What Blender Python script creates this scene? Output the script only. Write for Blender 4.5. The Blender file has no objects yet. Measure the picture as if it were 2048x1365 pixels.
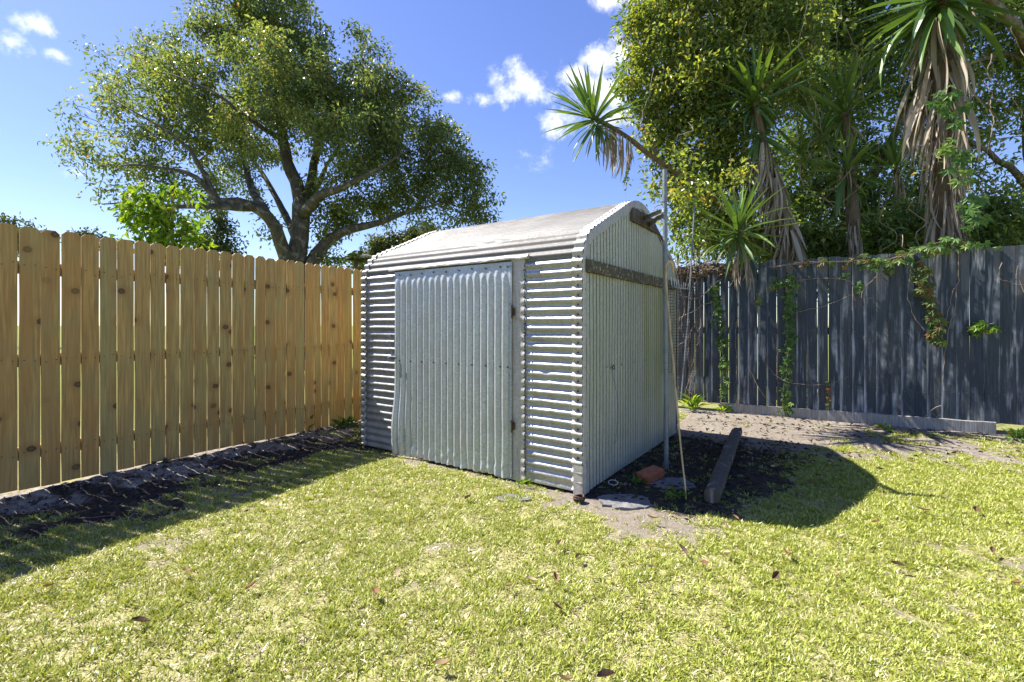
import bpy, math, random
import numpy as np
from mathutils import Vector, Matrix, Euler
R = math.radians
random.seed(7)
rng = np.random.default_rng(7)
S = bpy.context.scene
COL = S.collection

# ------------------------------------------------------------------ camera, sky, sun, exposure
F_PX, CAM_Z, HORIZON = 950.0, 1.2, 650.0
cam_data = bpy.data.cameras.new('camera')
cam_data.sensor_width = 36.0
cam_data.lens = F_PX / 2048 * 36
cam_data.shift_y = -32.5 / 2048
cam_data.clip_start, cam_data.clip_end = 0.05, 1500
cam = bpy.data.objects.new('camera', cam_data)
cam.location = (0, 0, CAM_Z)
cam.rotation_euler = (R(90), 0, 0)
COL.objects.link(cam)
S.camera = cam

SUN_DIR = Vector((-0.700, 0.303, 1.0)).normalized()
SUN_EL = math.asin(SUN_DIR.z)
SUN_AZ = math.atan2(SUN_DIR.x, SUN_DIR.y)
sun_data = bpy.data.lights.new('sun', 'SUN')
sun_data.energy, sun_data.angle, sun_data.color = 5.0, R(0.53), (1.0, 0.94, 0.85)
sun = bpy.data.objects.new('sun', sun_data)
sun.rotation_euler = (-SUN_DIR).to_track_quat('-Z', 'Y').to_euler()
sun.location = (-20, 10, 30)
COL.objects.link(sun)

S.view_settings.view_transform = 'Standard'
S.view_settings.look = 'None'
S.view_settings.gamma = 1.0
S.view_settings.use_curve_mapping = False
S.view_settings.exposure = 1.42
S.cycles.use_denoising = True
S.cycles.max_bounces = 8
S.cycles.transparent_max_bounces = 4


def px(x, y, Y):
    """the place at depth Y that the photograph shows at (x, y)"""
    return Vector(((x - 1024) / F_PX * Y, Y, CAM_Z + (HORIZON - y) / F_PX * Y))


def N(nt, kind, **kw):
    n = nt.nodes.new(kind)
    for k, v in kw.items():
        if k.startswith('in_'):
            n.inputs[k[3:].replace('_', ' ')].default_value = v
        elif isinstance(k, str) and hasattr(n, k):
            setattr(n, k, v)
    return n


def math_node(nt, op, a, b=None, clamp=False):
    n = nt.nodes.new('ShaderNodeMath')
    n.operation = op
    n.use_clamp = clamp
    for i, v in enumerate((a, b)):
        if v is None:
            continue
        if isinstance(v, (int, float)):
            n.inputs[i].default_value = v
        else:
            nt.links.new(v, n.inputs[i])
    return n.outputs[0]


def mix_col(nt, fac, a, b, blend='MIX'):
    n = nt.nodes.new('ShaderNodeMix')
    n.data_type = 'RGBA'
    n.blend_type = blend
    for sock, v in ((n.inputs[0], fac), (n.inputs[6], a), (n.inputs[7], b)):
        if isinstance(v, (int, float)):
            sock.default_value = v
        elif isinstance(v, tuple):
            sock.default_value = (*v, 1) if len(v) == 3 else v
        else:
            nt.links.new(v, sock)
    return n.outputs[2]


def ramp(nt, fac, stops, interp='LINEAR'):
    n = nt.nodes.new('ShaderNodeValToRGB')
    n.color_ramp.interpolation = interp
    els = n.color_ramp.elements
    while len(els) < len(stops):
        els.new(0.5)
    for e, (p, c) in zip(els, stops):
        e.position = p
        e.color = (*c, 1) if isinstance(c, tuple) else (c, c, c, 1)
    nt.links.new(fac, n.inputs[0])
    return n.outputs[0]


def noise(nt, vec, scale, detail=3.0, rough=0.55, dist=0.0):
    n = nt.nodes.new('ShaderNodeTexNoise')
    n.inputs['Scale'].default_value = scale
    n.inputs['Detail'].default_value = detail
    n.inputs['Roughness'].default_value = rough
    n.inputs['Distortion'].default_value = dist
    if vec is not None:
        nt.links.new(vec, n.inputs['Vector'])
    return n.outputs['Fac']


def scaled(nt, vec, s):
    n = nt.nodes.new('ShaderNodeVectorMath')
    n.operation = 'MULTIPLY'
    nt.links.new(vec, n.inputs[0])
    n.inputs[1].default_value = s
    return n.outputs[0]


def build_world():
    w = bpy.data.worlds.new('World')
    S.world = w
    w.use_nodes = True
    nt = w.node_tree
    nt.nodes.clear()
    L = nt.links
    sky = nt.nodes.new('ShaderNodeTexSky')
    sky.sky_type = 'NISHITA'
    sky.sun_disc = False
    sky.sun_elevation = SUN_EL
    sky.sun_rotation = SUN_AZ
    sky.air_density = 1.0
    sky.dust_density = 0.25
    sky.ozone_density = 3.2
    tc = nt.nodes.new('ShaderNodeTexCoord')
    d = tc.outputs['Generated']
    # drifting cumulus: soft patches broken up by noise
    warp = nt.nodes.new('ShaderNodeTexNoise')
    warp.inputs['Scale'].default_value = 9.0
    warp.inputs['Detail'].default_value = 5.0
    warp.inputs['Roughness'].default_value = 0.6
    L.new(d, warp.inputs['Vector'])
    fine = noise(nt, d, 22.0, 8.0, 0.68)
    clouds = [(85, 52, 62, 1.0), (30, 85, 60, .5), (112, 108, 36, .8), (155, 345, 42, .75), (1195, 118, 72, 1.0), (1150, 150, 70, .9),
              (1050, 172, 85, 1.0), (1215, 190, 85, 1.0), (1115, 245, 60, 1.0), (1225, 235, 60, 1.), (965, 198, 34, .85), (905, 193, 26, .8),
              (1230, -8, 60, 1.0), (1060, 310, 60, .3), (1300, 560, 90, .6)]
    total = None
    for cx, cy, r, k in clouds:
        c = Vector(((cx - 1024) / F_PX, 1.0, (HORIZON - cy) / F_PX)).normalized()
        rad = 1.15 * r / F_PX * (c.y ** 1.3)
        sub = nt.nodes.new('ShaderNodeVectorMath')
        sub.operation = 'SUBTRACT'
        L.new(d, sub.inputs[0])
        sub.inputs[1].default_value = c
        sc = scaled(nt, sub.outputs[0], (1 / rad, 1 / rad, 1.75 / rad))
        ln = nt.nodes.new('ShaderNodeVectorMath')
        ln.operation = 'LENGTH'
        L.new(sc, ln.inputs[0])
        m = math_node(nt, 'MULTIPLY', math_node(nt, 'SUBTRACT', 1.0, ln.outputs['Value'], True), k)
        total = m if total is None else math_node(nt, 'MAXIMUM', total, m)
    n1 = math_node(nt, 'SUBTRACT', warp.outputs['Fac'], 0.5)
    n2 = math_node(nt, 'SUBTRACT', fine, 0.5)
    dens = math_node(nt, 'ADD', math_node(nt, 'ADD', total, math_node(nt, 'MULTIPLY', n1, 1.5)), math_node(nt, 'MULTIPLY', n2, 2.0))
    gate = math_node(nt, 'MULTIPLY', total, 6.0, True)
    mr = nt.nodes.new('ShaderNodeMapRange')
    mr.interpolation_type = 'SMOOTHSTEP'
    mr.inputs['From Min'].default_value = 0.16
    mr.inputs['From Max'].default_value = 1.05
    L.new(dens, mr.inputs['Value'])
    cov = math_node(nt, 'MULTIPLY', mr.outputs[0], gate)
    # the blue of the open sky
    hs = nt.nodes.new('ShaderNodeHueSaturation')
    hs.inputs['Hue'].default_value = 0.522
    hs.inputs['Saturation'].default_value = 1.22
    hs.inputs['Value'].default_value = 1.25
    gm = nt.nodes.new('ShaderNodeGamma')
    gm.inputs['Gamma'].default_value = 0.86
    L.new(sky.outputs[0], gm.inputs['Color'])
    L.new(gm.outputs[0], hs.inputs['Color'])
    col = mix_col(nt, math_node(nt, 'MULTIPLY', cov, 0.93), hs.outputs[0], (7.4, 7.5, 7.8))
    bg = nt.nodes.new('ShaderNodeBackground')
    bg.inputs['Strength'].default_value = 0.081
    L.new(col, bg.inputs['Color'])
    out = nt.nodes.new('ShaderNodeOutputWorld')
    L.new(bg.outputs[0], out.inputs[0])


build_world()


# ------------------------------------------------------------------ helpers
class Acc:
    """collects shapes and links them as one mesh object"""

    def __init__(self):
        self.v, self.f, self.n, self.var = [], [], 0, []

    def add(self, verts, faces, var=None):
        verts = np.asarray(verts, dtype=np.float64).reshape(-1, 3)
        self.v.append(verts)
        if isinstance(faces, np.ndarray):
            self.f.append(faces + self.n)
        else:
            for fc in faces:
                self.f.append(np.asarray(fc, dtype=np.int64)[None, :] + self.n)
        self.var.append(np.zeros(len(verts)) if var is None else np.broadcast_to(np.asarray(var, float), (len(verts),)))
        self.n += len(verts)

    def box(self, c, s, rot=None):
        c, s = np.asarray(c, float), np.asarray(s, float) / 2
        v = np.array([[sx, sy, sz] for sx in (-1, 1) for sy in (-1, 1) for sz in (-1, 1)], float) * s
        if rot is not None:
            v = v @ np.array(rot.to_matrix()).T
        self.add(v + c, np.array([[0, 1, 3, 2], [4, 6, 7, 5], [0, 4, 5, 1], [2, 3, 7, 6], [0, 2, 6, 4], [1, 5, 7, 3]]))

    def tube(self, pts, rad, sides=6, cap=True, var=None):
        p = np.asarray([tuple(q) for q in pts], float)
        n = len(p)
        r = np.broadcast_to(np.asarray(rad, float), (n,))
        t = np.gradient(p, axis=0)
        t /= np.linalg.norm(t, axis=1)[:, None] + 1e-12
        a = np.array([0, 0, 1.0]) if abs(t[0][2]) < 0.9 else np.array([1.0, 0, 0])
        u = np.cross(t[0], a)
        rings = []
        ang = np.arange(sides) * 2 * math.pi / sides
        for i in range(n):
            u = u - t[i] * u.dot(t[i])
            u /= np.linalg.norm(u) + 1e-12
            w = np.cross(t[i], u)
            rings.append(p[i] + r[i] * (np.cos(ang)[:, None] * u + np.sin(ang)[:, None] * w))
        v = np.concatenate(rings)
        k = np.arange(sides)
        k2 = (k + 1) % sides
        q = [np.stack([i * sides + k, i * sides + k2, (i + 1) * sides + k2, (i + 1) * sides + k], 1) for i in range(n - 1)]
        self.add(v, np.concatenate(q), var)
        if cap:
            base = self.n - len(v)
            self.f.append(np.array([list(range(base + sides - 1, base - 1, -1))]))
            self.f.append(np.array([list(range(base + (n - 1) * sides, base + n * sides))]))

    def grid(self, P, keep=None, var=None):
        """P: (a, b, 3) array of points"""
        a, b = P.shape[:2]
        i, j = np.meshgrid(np.arange(a - 1), np.arange(b - 1), indexing='ij')
        q = np.stack([i * b + j, (i + 1) * b + j, (i + 1) * b + j + 1, i * b + j + 1], -1)
        q = q.reshape(-1, 4) if keep is None else q[keep]
        self.add(P.reshape(-1, 3), q, var)

    def mesh(self, name, mat, origin=(0, 0, 0), smooth=False):
        v = np.concatenate(self.v) - np.asarray(tuple(origin), float)
        tot = np.concatenate([np.full(len(f), f.shape[1]) for f in self.f])
        loops = np.concatenate([f.reshape(-1) for f in self.f])
        me = bpy.data.meshes.new(name)
        me.vertices.add(len(v))
        me.vertices.foreach_set('co', v.astype(np.float32).ravel())
        me.loops.add(len(loops))
        me.loops.foreach_set('vertex_index', loops.astype(np.int32))
        me.polygons.add(len(tot))
        me.polygons.foreach_set('loop_start', (np.cumsum(tot) - tot).astype(np.int32))
        at = me.attributes.new('var', 'FLOAT', 'POINT')
        at.data.foreach_set('value', np.concatenate(self.var).astype(np.float32))
        me.update(calc_edges=True)
        me.validate()
        me.polygons.foreach_set('use_smooth', np.full(len(me.polygons), smooth))
        for m in (mat if isinstance(mat, (list, tuple)) else [mat]):
            me.materials.append(m)
        return me

    def build(self, name, mat, parent=None, origin=(0, 0, 0), smooth=False):
        o = bpy.data.objects.new(name, self.mesh(name, mat, origin, smooth))
        COL.objects.link(o)
        if parent is not None:
            o.parent = parent
        else:
            o.location = tuple(origin)
        return o


def tag(o, label=None, cat=None, group=None, kind=None):
    if label:
        o['label'] = label
    if cat:
        o['category'] = cat
    if group:
        o['group'] = group
    if kind:
        o['kind'] = kind
    return o


def thing(name, label, cat, loc=(0, 0, 0), rotz=0.0, group=None):
    o = bpy.data.objects.new(name, None)
    o.empty_display_size = 0.1
    COL.objects.link(o)
    o.location = tuple(loc)
    o.rotation_euler = (0, 0, rotz)
    return tag(o, label, cat, group)


def place(name, me, parent=None, loc=(0, 0, 0), rot=(0, 0, 0), scale=(1, 1, 1)):
    o = bpy.data.objects.new(name, me)
    COL.objects.link(o)
    o.parent = parent
    o.location, o.rotation_euler, o.scale = tuple(loc), rot, scale
    return o


def vnoise(x, y, seed=0):
    """smooth value noise on arrays"""
    x, y = np.asarray(x, float), np.asarray(y, float)
    xi, yi = np.floor(x).astype(np.int64), np.floor(y).astype(np.int64)
    fx, fy = x - xi, y - yi
    fx, fy = fx * fx * (3 - 2 * fx), fy * fy * (3 - 2 * fy)

    def h(a, b):
        n = (a * 374761393 + b * 668265263 + seed * 974711) & 0x7fffffff
        n = ((n ^ (n >> 13)) * 1274126177) & 0x7fffffff
        return ((n ^ (n >> 16)) & 0xffff) / 65535.0
    return (h(xi, yi) * (1 - fx) + h(xi + 1, yi) * fx) * (1 - fy) + (h(xi, yi + 1) * (1 - fx) + h(xi + 1, yi + 1) * fx) * fy


def fbm(x, y, seed=0, oct=4):
    s, a, t = 0, 0.5, 0
    for k in range(oct):
        s = s + a * vnoise(x * 2 ** k, y * 2 ** k, seed + k)
        t += a
        a *= 0.55
    return s / t


def sstep(a, b, x):
    t = np.clip((np.asarray(x, float) - a) / (b - a), 0, 1)
    return t * t * (3 - 2 * t)


# ------------------------------------------------------------------ materials
def new_mat(name):
    m = bpy.data.materials.new(name)
    m.use_nodes = True
    nt = m.node_tree
    b = nt.nodes['Principled BSDF']
    return m, nt, b


def bump(nt, b, height, strength=0.3, dist=0.01):
    n = nt.nodes.new('ShaderNodeBump')
    n.inputs['Strength'].default_value = strength
    n.inputs['Distance'].default_value = dist
    nt.links.new(height, n.inputs['Height'])
    nt.links.new(n.outputs[0], b.inputs['Normal'])


def obj_coords(nt, random_shift=0.0):
    tc = nt.nodes.new('ShaderNodeTexCoord')
    v = tc.outputs['Object']
    oi = nt.nodes.new('ShaderNodeObjectInfo')
    if random_shift:
        cmb = nt.nodes.new('ShaderNodeCombineXYZ')
        a = math_node(nt, 'MULTIPLY', oi.outputs['Random'], random_shift)
        b2 = math_node(nt, 'MULTIPLY', math_node(nt, 'FRACT', math_node(nt, 'MULTIPLY', oi.outputs['Random'], 37.7)), random_shift)
        for i, q in enumerate((a, b2, b2)):
            nt.links.new(q, cmb.inputs[i])
        ad = nt.nodes.new('ShaderNodeVectorMath')
        nt.links.new(v, ad.inputs[0])
        nt.links.new(cmb.outputs[0], ad.inputs[1])
        v = ad.outputs[0]
    return v, oi.outputs['Random']


def mat_fresh_pine():
    m, nt, b = new_mat('fresh_pine')
    v, rnd = obj_coords(nt, 40.0)
    warp = noise(nt, scaled(nt, v, (5, 5, 1.1)), 1.0, 2)
    g = scaled(nt, v, (1.0, 1.0, 0.045))
    ad = nt.nodes.new('ShaderNodeVectorMath')
    ad.operation = 'ADD'
    nt.links.new(g, ad.inputs[0])
    cmb = nt.nodes.new('ShaderNodeCombineXYZ')
    nt.links.new(math_node(nt, 'MULTIPLY', warp, 0.05), cmb.inputs[0])
    nt.links.new(cmb.outputs[0], ad.inputs[1])
    grain = noise(nt, ad.outputs[0], 75.0, 4, 0.6)
    broad = noise(nt, ad.outputs[0], 17.0, 2, 0.5)
    tone = ramp(nt, rnd, [(0.0, (.47, .325, .11)), (0.22, (.56, .365, .115)), (0.45, (.41, .315, .125)), (0.62, (.51, .35, .125)), (0.8, (.60, .315, .085)), (1.0, (.44, .31, .115))])
    c = mix_col(nt, ramp(nt, grain, [(0.36, 0.0), (0.62, 0.85)]), tone, (.27, .17, .06))
    c = mix_col(nt, ramp(nt, broad, [(0.46, 0.0), (0.66, 0.75)]), c, (.38, .20, .06))
    c = mix_col(nt, ramp(nt, noise(nt, v, 2.3, 3), [(0.45, 0.0), (0.72, 0.45)]), c, (.30, .28, .12))
    # knots
    sx = nt.nodes.new('ShaderNodeSeparateXYZ')
    nt.links.new(v, sx.inputs[0])
    kv = nt.nodes.new('ShaderNodeCombineXYZ')
    wob = math_node(nt, 'MULTIPLY', noise(nt, v, 45.0, 2), 0.10)
    nt.links.new(math_node(nt, 'ADD', math_node(nt, 'MULTIPLY', sx.outputs[0], 7.5), wob), kv.inputs[0])
    nt.links.new(math_node(nt, 'ADD', math_node(nt, 'MULTIPLY', sx.outputs[2], 8.5), wob), kv.inputs[1])
    vo = nt.nodes.new('ShaderNodeTexVoronoi')
    vo.voronoi_dimensions = '2D'
    vo.inputs['Scale'].default_value = 0.5
    nt.links.new(kv.outputs[0], vo.inputs['Vector'])
    sc = nt.nodes.new('ShaderNodeSeparateColor')
    nt.links.new(vo.outputs['Color'], sc.inputs[0])
    pick = ramp(nt, sc.outputs[0], [(0.46, 0.0), (0.66, 1.0)])
    halo = ramp(nt, vo.outputs['Distance'], [(0.0, 1.0), (0.10, .85), (0.30, 0.0)])
    core = ramp(nt, vo.outputs['Distance'], [(0.0, .6), (0.05, .9), (0.075, 1.0), (0.11, 0.0)])
    c = mix_col(nt, math_node(nt, 'MULTIPLY', math_node(nt, 'MULTIPLY', pick, halo), 0.75), c, (.30, .16, .05))
    c = mix_col(nt, math_node(nt, 'MULTIPLY', pick, core), c, (.09, .045, .02))
    nt.links.new(c, b.inputs['Base Color'])
    b.inputs['Roughness'].default_value = 0.75
    bump(nt, b, grain, 0.25, 0.004)
    return m


def mat_old_boards(name, dark, mid, pale, pale_amt=0.5, edge=False):
    m, nt, b = new_mat(name)
    v, rnd = obj_coords(nt, 40.0)
    st = scaled(nt, v, (1.0, 1.0, 0.05))
    grain = noise(nt, st, 70.0, 5, 0.65)
    broad = noise(nt, scaled(nt, v, (1.0, 1.0, 0.11)), 15.0, 3, 0.6, 0.3)
    blot = noise(nt, v, 3.2, 4, 0.6)
    tone = mix_col(nt, rnd, dark, mid)
    c = mix_col(nt, ramp(nt, grain, [(0.35, 0.0), (0.7, 0.8)]), tone, tuple(q * 0.4 for q in dark))
    worn = math_node(nt, 'MULTIPLY', ramp(nt, broad, [(0.52, 0.0), (0.68, 1.0)]), ramp(nt, blot, [(0.40, 0.0), (0.68, 1.0)]))
    c = mix_col(nt, math_node(nt, 'MULTIPLY', worn, pale_amt), c, pale)
    c = mix_col(nt, ramp(nt, noise(nt, scaled(nt, v, (1, 1, .25)), 8.0, 3), [(0.58, 0.0), (0.75, .45)]), c, (.16, .12, .095))
    if edge:
        tc = nt.nodes.new('ShaderNodeTexCoord')
        sx = nt.nodes.new('ShaderNodeSeparateXYZ')
        nt.links.new(tc.outputs['Object'], sx.inputs[0])
        band = ramp(nt, math_node(nt, 'ADD', math_node(nt, 'MULTIPLY', sx.outputs[0], -6.0), math_node(nt, 'MULTIPLY', math_node(nt, 'SUBTRACT', broad, .5), .5)), [(.20, 0.), (.34, 1.)])
        low = ramp(nt, math_node(nt, 'ADD', math_node(nt, 'DIVIDE', sx.outputs[2], 1.9), math_node(nt, 'MULTIPLY', math_node(nt, 'SUBTRACT', blot, .5), 1.2)), [(.45, 1.), (.85, 0.)])
        some = ramp(nt, math_node(nt, 'FRACT', math_node(nt, 'MULTIPLY', rnd, 17.3)), [(.18, 0.), (.40, 1.)])
        f = math_node(nt, 'MULTIPLY', math_node(nt, 'MULTIPLY', band, low), math_node(nt, 'MULTIPLY', some, ramp(nt, grain, [(.3, 1.), (.62, .35)])))
        c = mix_col(nt, f, c, (.50, .53, .56))
    nt.links.new(c, b.inputs['Base Color'])
    b.inputs['Roughness'].default_value = 0.8
    bump(nt, b, grain, 0.45, 0.006)
    return m


def mat_metal(name, tint, metallic, rough, dirt=0.25, dirt_col=(.22, .18, .13), algae_bounce=0.0, roof=False, streak=(1, 1, .12)):
    m, nt, b = new_mat(name)
    v, rnd = obj_coords(nt)
    vo = nt.nodes.new('ShaderNodeTexVoronoi')
    vo.inputs['Scale'].default_value = 75.0
    nt.links.new(v, vo.inputs['Vector'])
    sp = nt.nodes.new('ShaderNodeSeparateColor')
    nt.links.new(vo.outputs['Color'], sp.inputs[0])
    spang = sp.outputs[0]
    c = mix_col(nt, spang, tuple(q * 0.80 for q in tint), tuple(min(1, q * 1.1) for q in tint))
    white = noise(nt, v, 5.0, 5, 0.65)
    c = mix_col(nt, ramp(nt, white, [(0.42, 0.0), (0.68, 0.55)]), c, (.36, .355, .345) if not roof else (.15, .147, .14))
    d1 = noise(nt, scaled(nt, v, streak), 22.0, 5, 0.65)
    c = mix_col(nt, math_node(nt, 'MULTIPLY', ramp(nt, d1, [(0.5, 0.0), (0.75, 1.0)]), dirt), c, dirt_col)
    fine = noise(nt, v, 160.0, 3)
    c = mix_col(nt, math_node(nt, 'MULTIPLY', ramp(nt, fine, [(0.62, 0.0), (0.72, 1.0)]), dirt * 0.8), c, (.15, .13, .11))
    met = math_node(nt, 'MULTIPLY', ramp(nt, white, [(0.4, 1.0), (0.72, 0.35)]), metallic)
    if algae_bounce or roof:
        sx = nt.nodes.new('ShaderNodeSeparateXYZ')
        nt.links.new(v, sx.inputs[0])
    if algae_bounce:
        band = noise(nt, scaled(nt, v, (1, 1, .1)), 3.6, 4, 0.6)
        far = ramp(nt, math_node(nt, 'DIVIDE', sx.outputs[1], 2.4), [(0.05, 0.30), (0.45, .65), (0.65, 1.0), (0.9, .7)])
        low = ramp(nt, math_node(nt, 'DIVIDE', sx.outputs[2], 2.3), [(0.0, .75), (0.4, 1.0), (0.68, 1.0), (0.85, .3)])
        f = math_node(nt, 'MULTIPLY', math_node(nt, 'MULTIPLY', far, low), ramp(nt, band, [(0.33, 0.08), (0.66, 1.0)]))
        f = math_node(nt, 'MULTIPLY', f, algae_bounce)
        c = mix_col(nt, f, c, (.30, .30, .12))  # algae stain, plus green light reflected off the lawn painted into the colour
        met = math_node(nt, 'MULTIPLY', met, math_node(nt, 'SUBTRACT', 1.0, f, True))
    if roof:
        gr = noise(nt, scaled(nt, v, (.13, 1, 1)), 38.0, 6, 0.75)
        patch = noise(nt, scaled(nt, v, (.6, 1, 1)), 3.0, 3, 0.6)
        ridge = ramp(nt, math_node(nt, 'DIVIDE', sx.outputs[1], 2.4), [(0.14, 0.1), (0.30, 0.55), (0.44, 1.0), (0.6, .7)])
        f = math_node(nt, 'MULTIPLY', math_node(nt, 'MULTIPLY', ramp(nt, gr, [(0.40, 0.0), (0.50, 1.0)]), ridge), ramp(nt, patch, [(0.34, 0.0), (0.50, 1.0)]))
        c = mix_col(nt, math_node(nt, 'MULTIPLY', f, .95), c, (.045, .043, .04))
        met = math_node(nt, 'MULTIPLY', met, math_node(nt, 'SUBTRACT', 1.0, f, True))
    nt.links.new(c, b.inputs['Base Color'])
    nt.links.new(met, b.inputs['Metallic'])
    rr = math_node(nt, 'ADD', math_node(nt, 'MULTIPLY', spang, 0.14), math_node(nt, 'ADD', math_node(nt, 'MULTIPLY', white, 0.25), rough - 0.16))
    nt.links.new(rr, b.inputs['Roughness'])
    bump(nt, b, noise(nt, v, 18.0, 4, 0.6), 0.22, 0.006)
    return m


def mat_lichen(name):
    m, nt, b = new_mat(name)
    v, rnd = obj_coords(nt)
    n = noise(nt, scaled(nt, v, (1, .4, 1)), 24.0, 5, .65)
    c = mix_col(nt, n, (.03, .026, .018), (.15, .125, .085))
    c = mix_col(nt, math_node(nt, 'MULTIPLY', ramp(nt, noise(nt, v, 30.0, 3), [(.58, 0.), (.63, 1.)]), .75), c, (.34, .33, .29))
    c = mix_col(nt, math_node(nt, 'MULTIPLY', ramp(nt, noise(nt, v, 11.0, 3), [(.56, 0.), (.64, 1.)]), .5), c, (.14, .15, .05))
    nt.links.new(c, b.inputs['Base Color'])
    b.inputs['Roughness'].default_value = .95
    bump(nt, b, n, .8, .012)
    return m


def mat_plain(name, col, rough=0.7, metallic=0.0, var=0.3, scale=12.0, bump_s=0.2, dark=None):
    m, nt, b = new_mat(name)
    v, rnd = obj_coords(nt, 9.0)
    n = noise(nt, v, scale, 5, 0.62)
    c = mix_col(nt, ramp(nt, n, [(0.3, 0.0), (0.7, 1.0)]), dark or tuple(q * (1 - var) for q in col), tuple(min(1, q * (1 + var)) for q in col))
    nt.links.new(c, b.inputs['Base Color'])
    b.inputs['Roughness'].default_value = rough
    b.inputs['Metallic'].default_value = metallic
    bump(nt, b, noise(nt, v, scale * 4, 4), bump_s, 0.01)
    return m


def mat_leaf(name, stops, trans=0.35, rough=0.5, random_obj=False, trans_tint=(1.25, 1.2, .5), spec=0.35, gloss_patch=False):
    m, nt, b = new_mat(name)
    if random_obj:
        oi = nt.nodes.new('ShaderNodeObjectInfo')
        at = nt.nodes.new('ShaderNodeAttribute')
        at.attribute_name = 'var'
        f = math_node(nt, 'ADD', math_node(nt, 'MULTIPLY', oi.outputs['Random'], 0.55), math_node(nt, 'MULTIPLY', at.outputs['Fac'], 0.45))
    else:
        at = nt.nodes.new('ShaderNodeAttribute')
        at.attribute_name = 'var'
        f = at.outputs['Fac']
    c = ramp(nt, f, stops)
    if gloss_patch:
        ge = nt.nodes.new('ShaderNodeNewGeometry')
        c = mix_col(nt, ramp(nt, noise(nt, ge.outputs['Position'], 1.1, 3), [(0.42, 0.0), (0.66, .75)]), c, gloss_patch)
    nt.links.new(c, b.inputs['Base Color'])
    b.inputs['Roughness'].default_value = rough
    b.inputs['Specular IOR Level'].default_value = spec
    tr = nt.nodes.new('ShaderNodeBsdfTranslucent')
    nt.links.new(mix_col(nt, 1.0, c, trans_tint, 'MULTIPLY'), tr.inputs['Color'])
    mx = nt.nodes.new('ShaderNodeMixShader')
    mx.inputs[0].default_value = trans
    nt.links.new(b.outputs[0], mx.inputs[1])
    nt.links.new(tr.outputs[0], mx.inputs[2])
    nt.links.new(mx.outputs[0], nt.nodes['Material Output'].inputs[0])
    return m


def mat_bark(name, a, bcol, lichen=0.0):
    m, nt, b = new_mat(name)
    tc = nt.nodes.new('ShaderNodeTexCoord')
    v = tc.outputs['Object']
    n = noise(nt, scaled(nt, v, (1, 1, .3)), 14.0, 5, 0.65)
    c = mix_col(nt, ramp(nt, n, [(0.35, 0.0), (0.65, 1.0)]), a, bcol)
    if lichen:
        c = mix_col(nt, math_node(nt, 'MULTIPLY', ramp(nt, noise(nt, v, 6.0, 4), [(0.55, 0.0), (0.62, 1.0)]), lichen), c, (.38, .37, .33))
    nt.links.new(c, b.inputs['Base Color'])
    b.inputs['Roughness'].default_value = 0.85
    bump(nt, b, n, 0.7, 0.03)
    return m


M = {}
M['pine'] = mat_fresh_pine()
M['rail_pine'] = mat_plain('rail_pine', (.36, .25, .12), 0.8, var=.25, scale=9)
M['blue_board'] = mat_old_boards('weathered_blue_board', (.036, .054, .076), (.074, .084, .095), (.46, .49, .52), 1.0, True)
M['grey_board'] = mat_old_boards('weathered_grey_board', (.30, .29, .27), (.40, .39, .36), (.55, .54, .50), .6)
M['lichen_board'] = mat_lichen('lichened_board')
M['timber'] = mat_old_boards('old_timber', (.085, .07, .052), (.14, .115, .09), (.36, .35, .33), .9)
M['zinc_wrap'] = mat_metal('zinc_wrap', (.44, .45, .455), .75, .40, .40)
M['zinc_roof'] = mat_metal('zinc_roof', (.165, .163, .158), .12, .62, .45, roof=True)
M['zinc_door'] = mat_metal('zinc_door', (.43, .465, .49), .3, .33, .14)
M['zinc_gable'] = mat_metal('zinc_gable', (.53, .54, .47), .25, .52, .22, algae_bounce=1.0)
M['zinc_trim'] = mat_metal('zinc_trim', (.47, .45, .42), .2, .55, .5, (.13, .09, .06))
M['zinc_pole'] = mat_metal('zinc_pole', (.17, .205, .24), .4, .45, .2)
M['rust'] = mat_plain('rusty_iron', (.085, .055, .038), .85, .3, .5, 40)
M['screw'] = mat_plain('dark_screw', (.06, .055, .05), .6, .5, .3, 40)
M['white_paint'] = mat_plain('white_painted_metal', (.72, .71, .67), .45, 0, .12, 20)
M['cane'] = mat_plain('varnished_cane', (.50, .36, .17), .45, 0, .3, 10)
M['brick'] = mat_plain('red_brick', (.36, .115, .05), .9, 0, .3, 30, .6)
M['soil_clod'] = mat_plain('soil_clod', (.05, .042, .035), .95, 0, .5, 30, .6)
M['slab'] = mat_plain('rough_concrete', (.15, .148, .148), .9, 0, .35, 14, .8)
M['bark_big'] = mat_bark('grey_bark', (.036, .031, .025), (.10, .09, .076), .3)
M['bark_brown'] = mat_bark('brown_bark', (.07, .052, .036), (.17, .13, .09), .3)
M['bark_yucca'] = mat_bark('yucca_bark', (.075, .052, .032), (.17, .125, .08))
M['twig'] = mat_bark('dry_vine_bark', (.16, .115, .08), (.34, .27, .21))
M['leaf_big'] = mat_leaf('big_tree_leaf', [(0, (.065, .11, .045)), (.5, (.14, .195, .070)), (.82, (.26, .31, .10)), (.97, (.38, .38, .14)), (1, (.40, .28, .12))], .5, .36, spec=.7)
M['leaf_vine'] = mat_leaf('sunny_vine_leaf', [(0, (.055, .098, .032)), (.4, (.14, .205, .052)), (.75, (.29, .34, .075)), (.95, (.44, .42, .08)), (1, (.46, .30, .12))], .55, .34, spec=.7)
M['leaf_dark'] = mat_leaf('thicket_leaf', [(0, (.06, .11, .038)), (.5, (.15, .22, .065)), (.85, (.33, .39, .11)), (1, (.48, .40, .22))], .5, .42, spec=.45)
M['leaf_lime'] = mat_leaf('lime_leaf', [(0, (.06, .13, .012)), (.5, (.14, .26, .02)), (1, (.34, .42, .04))], .45, .4)
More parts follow.
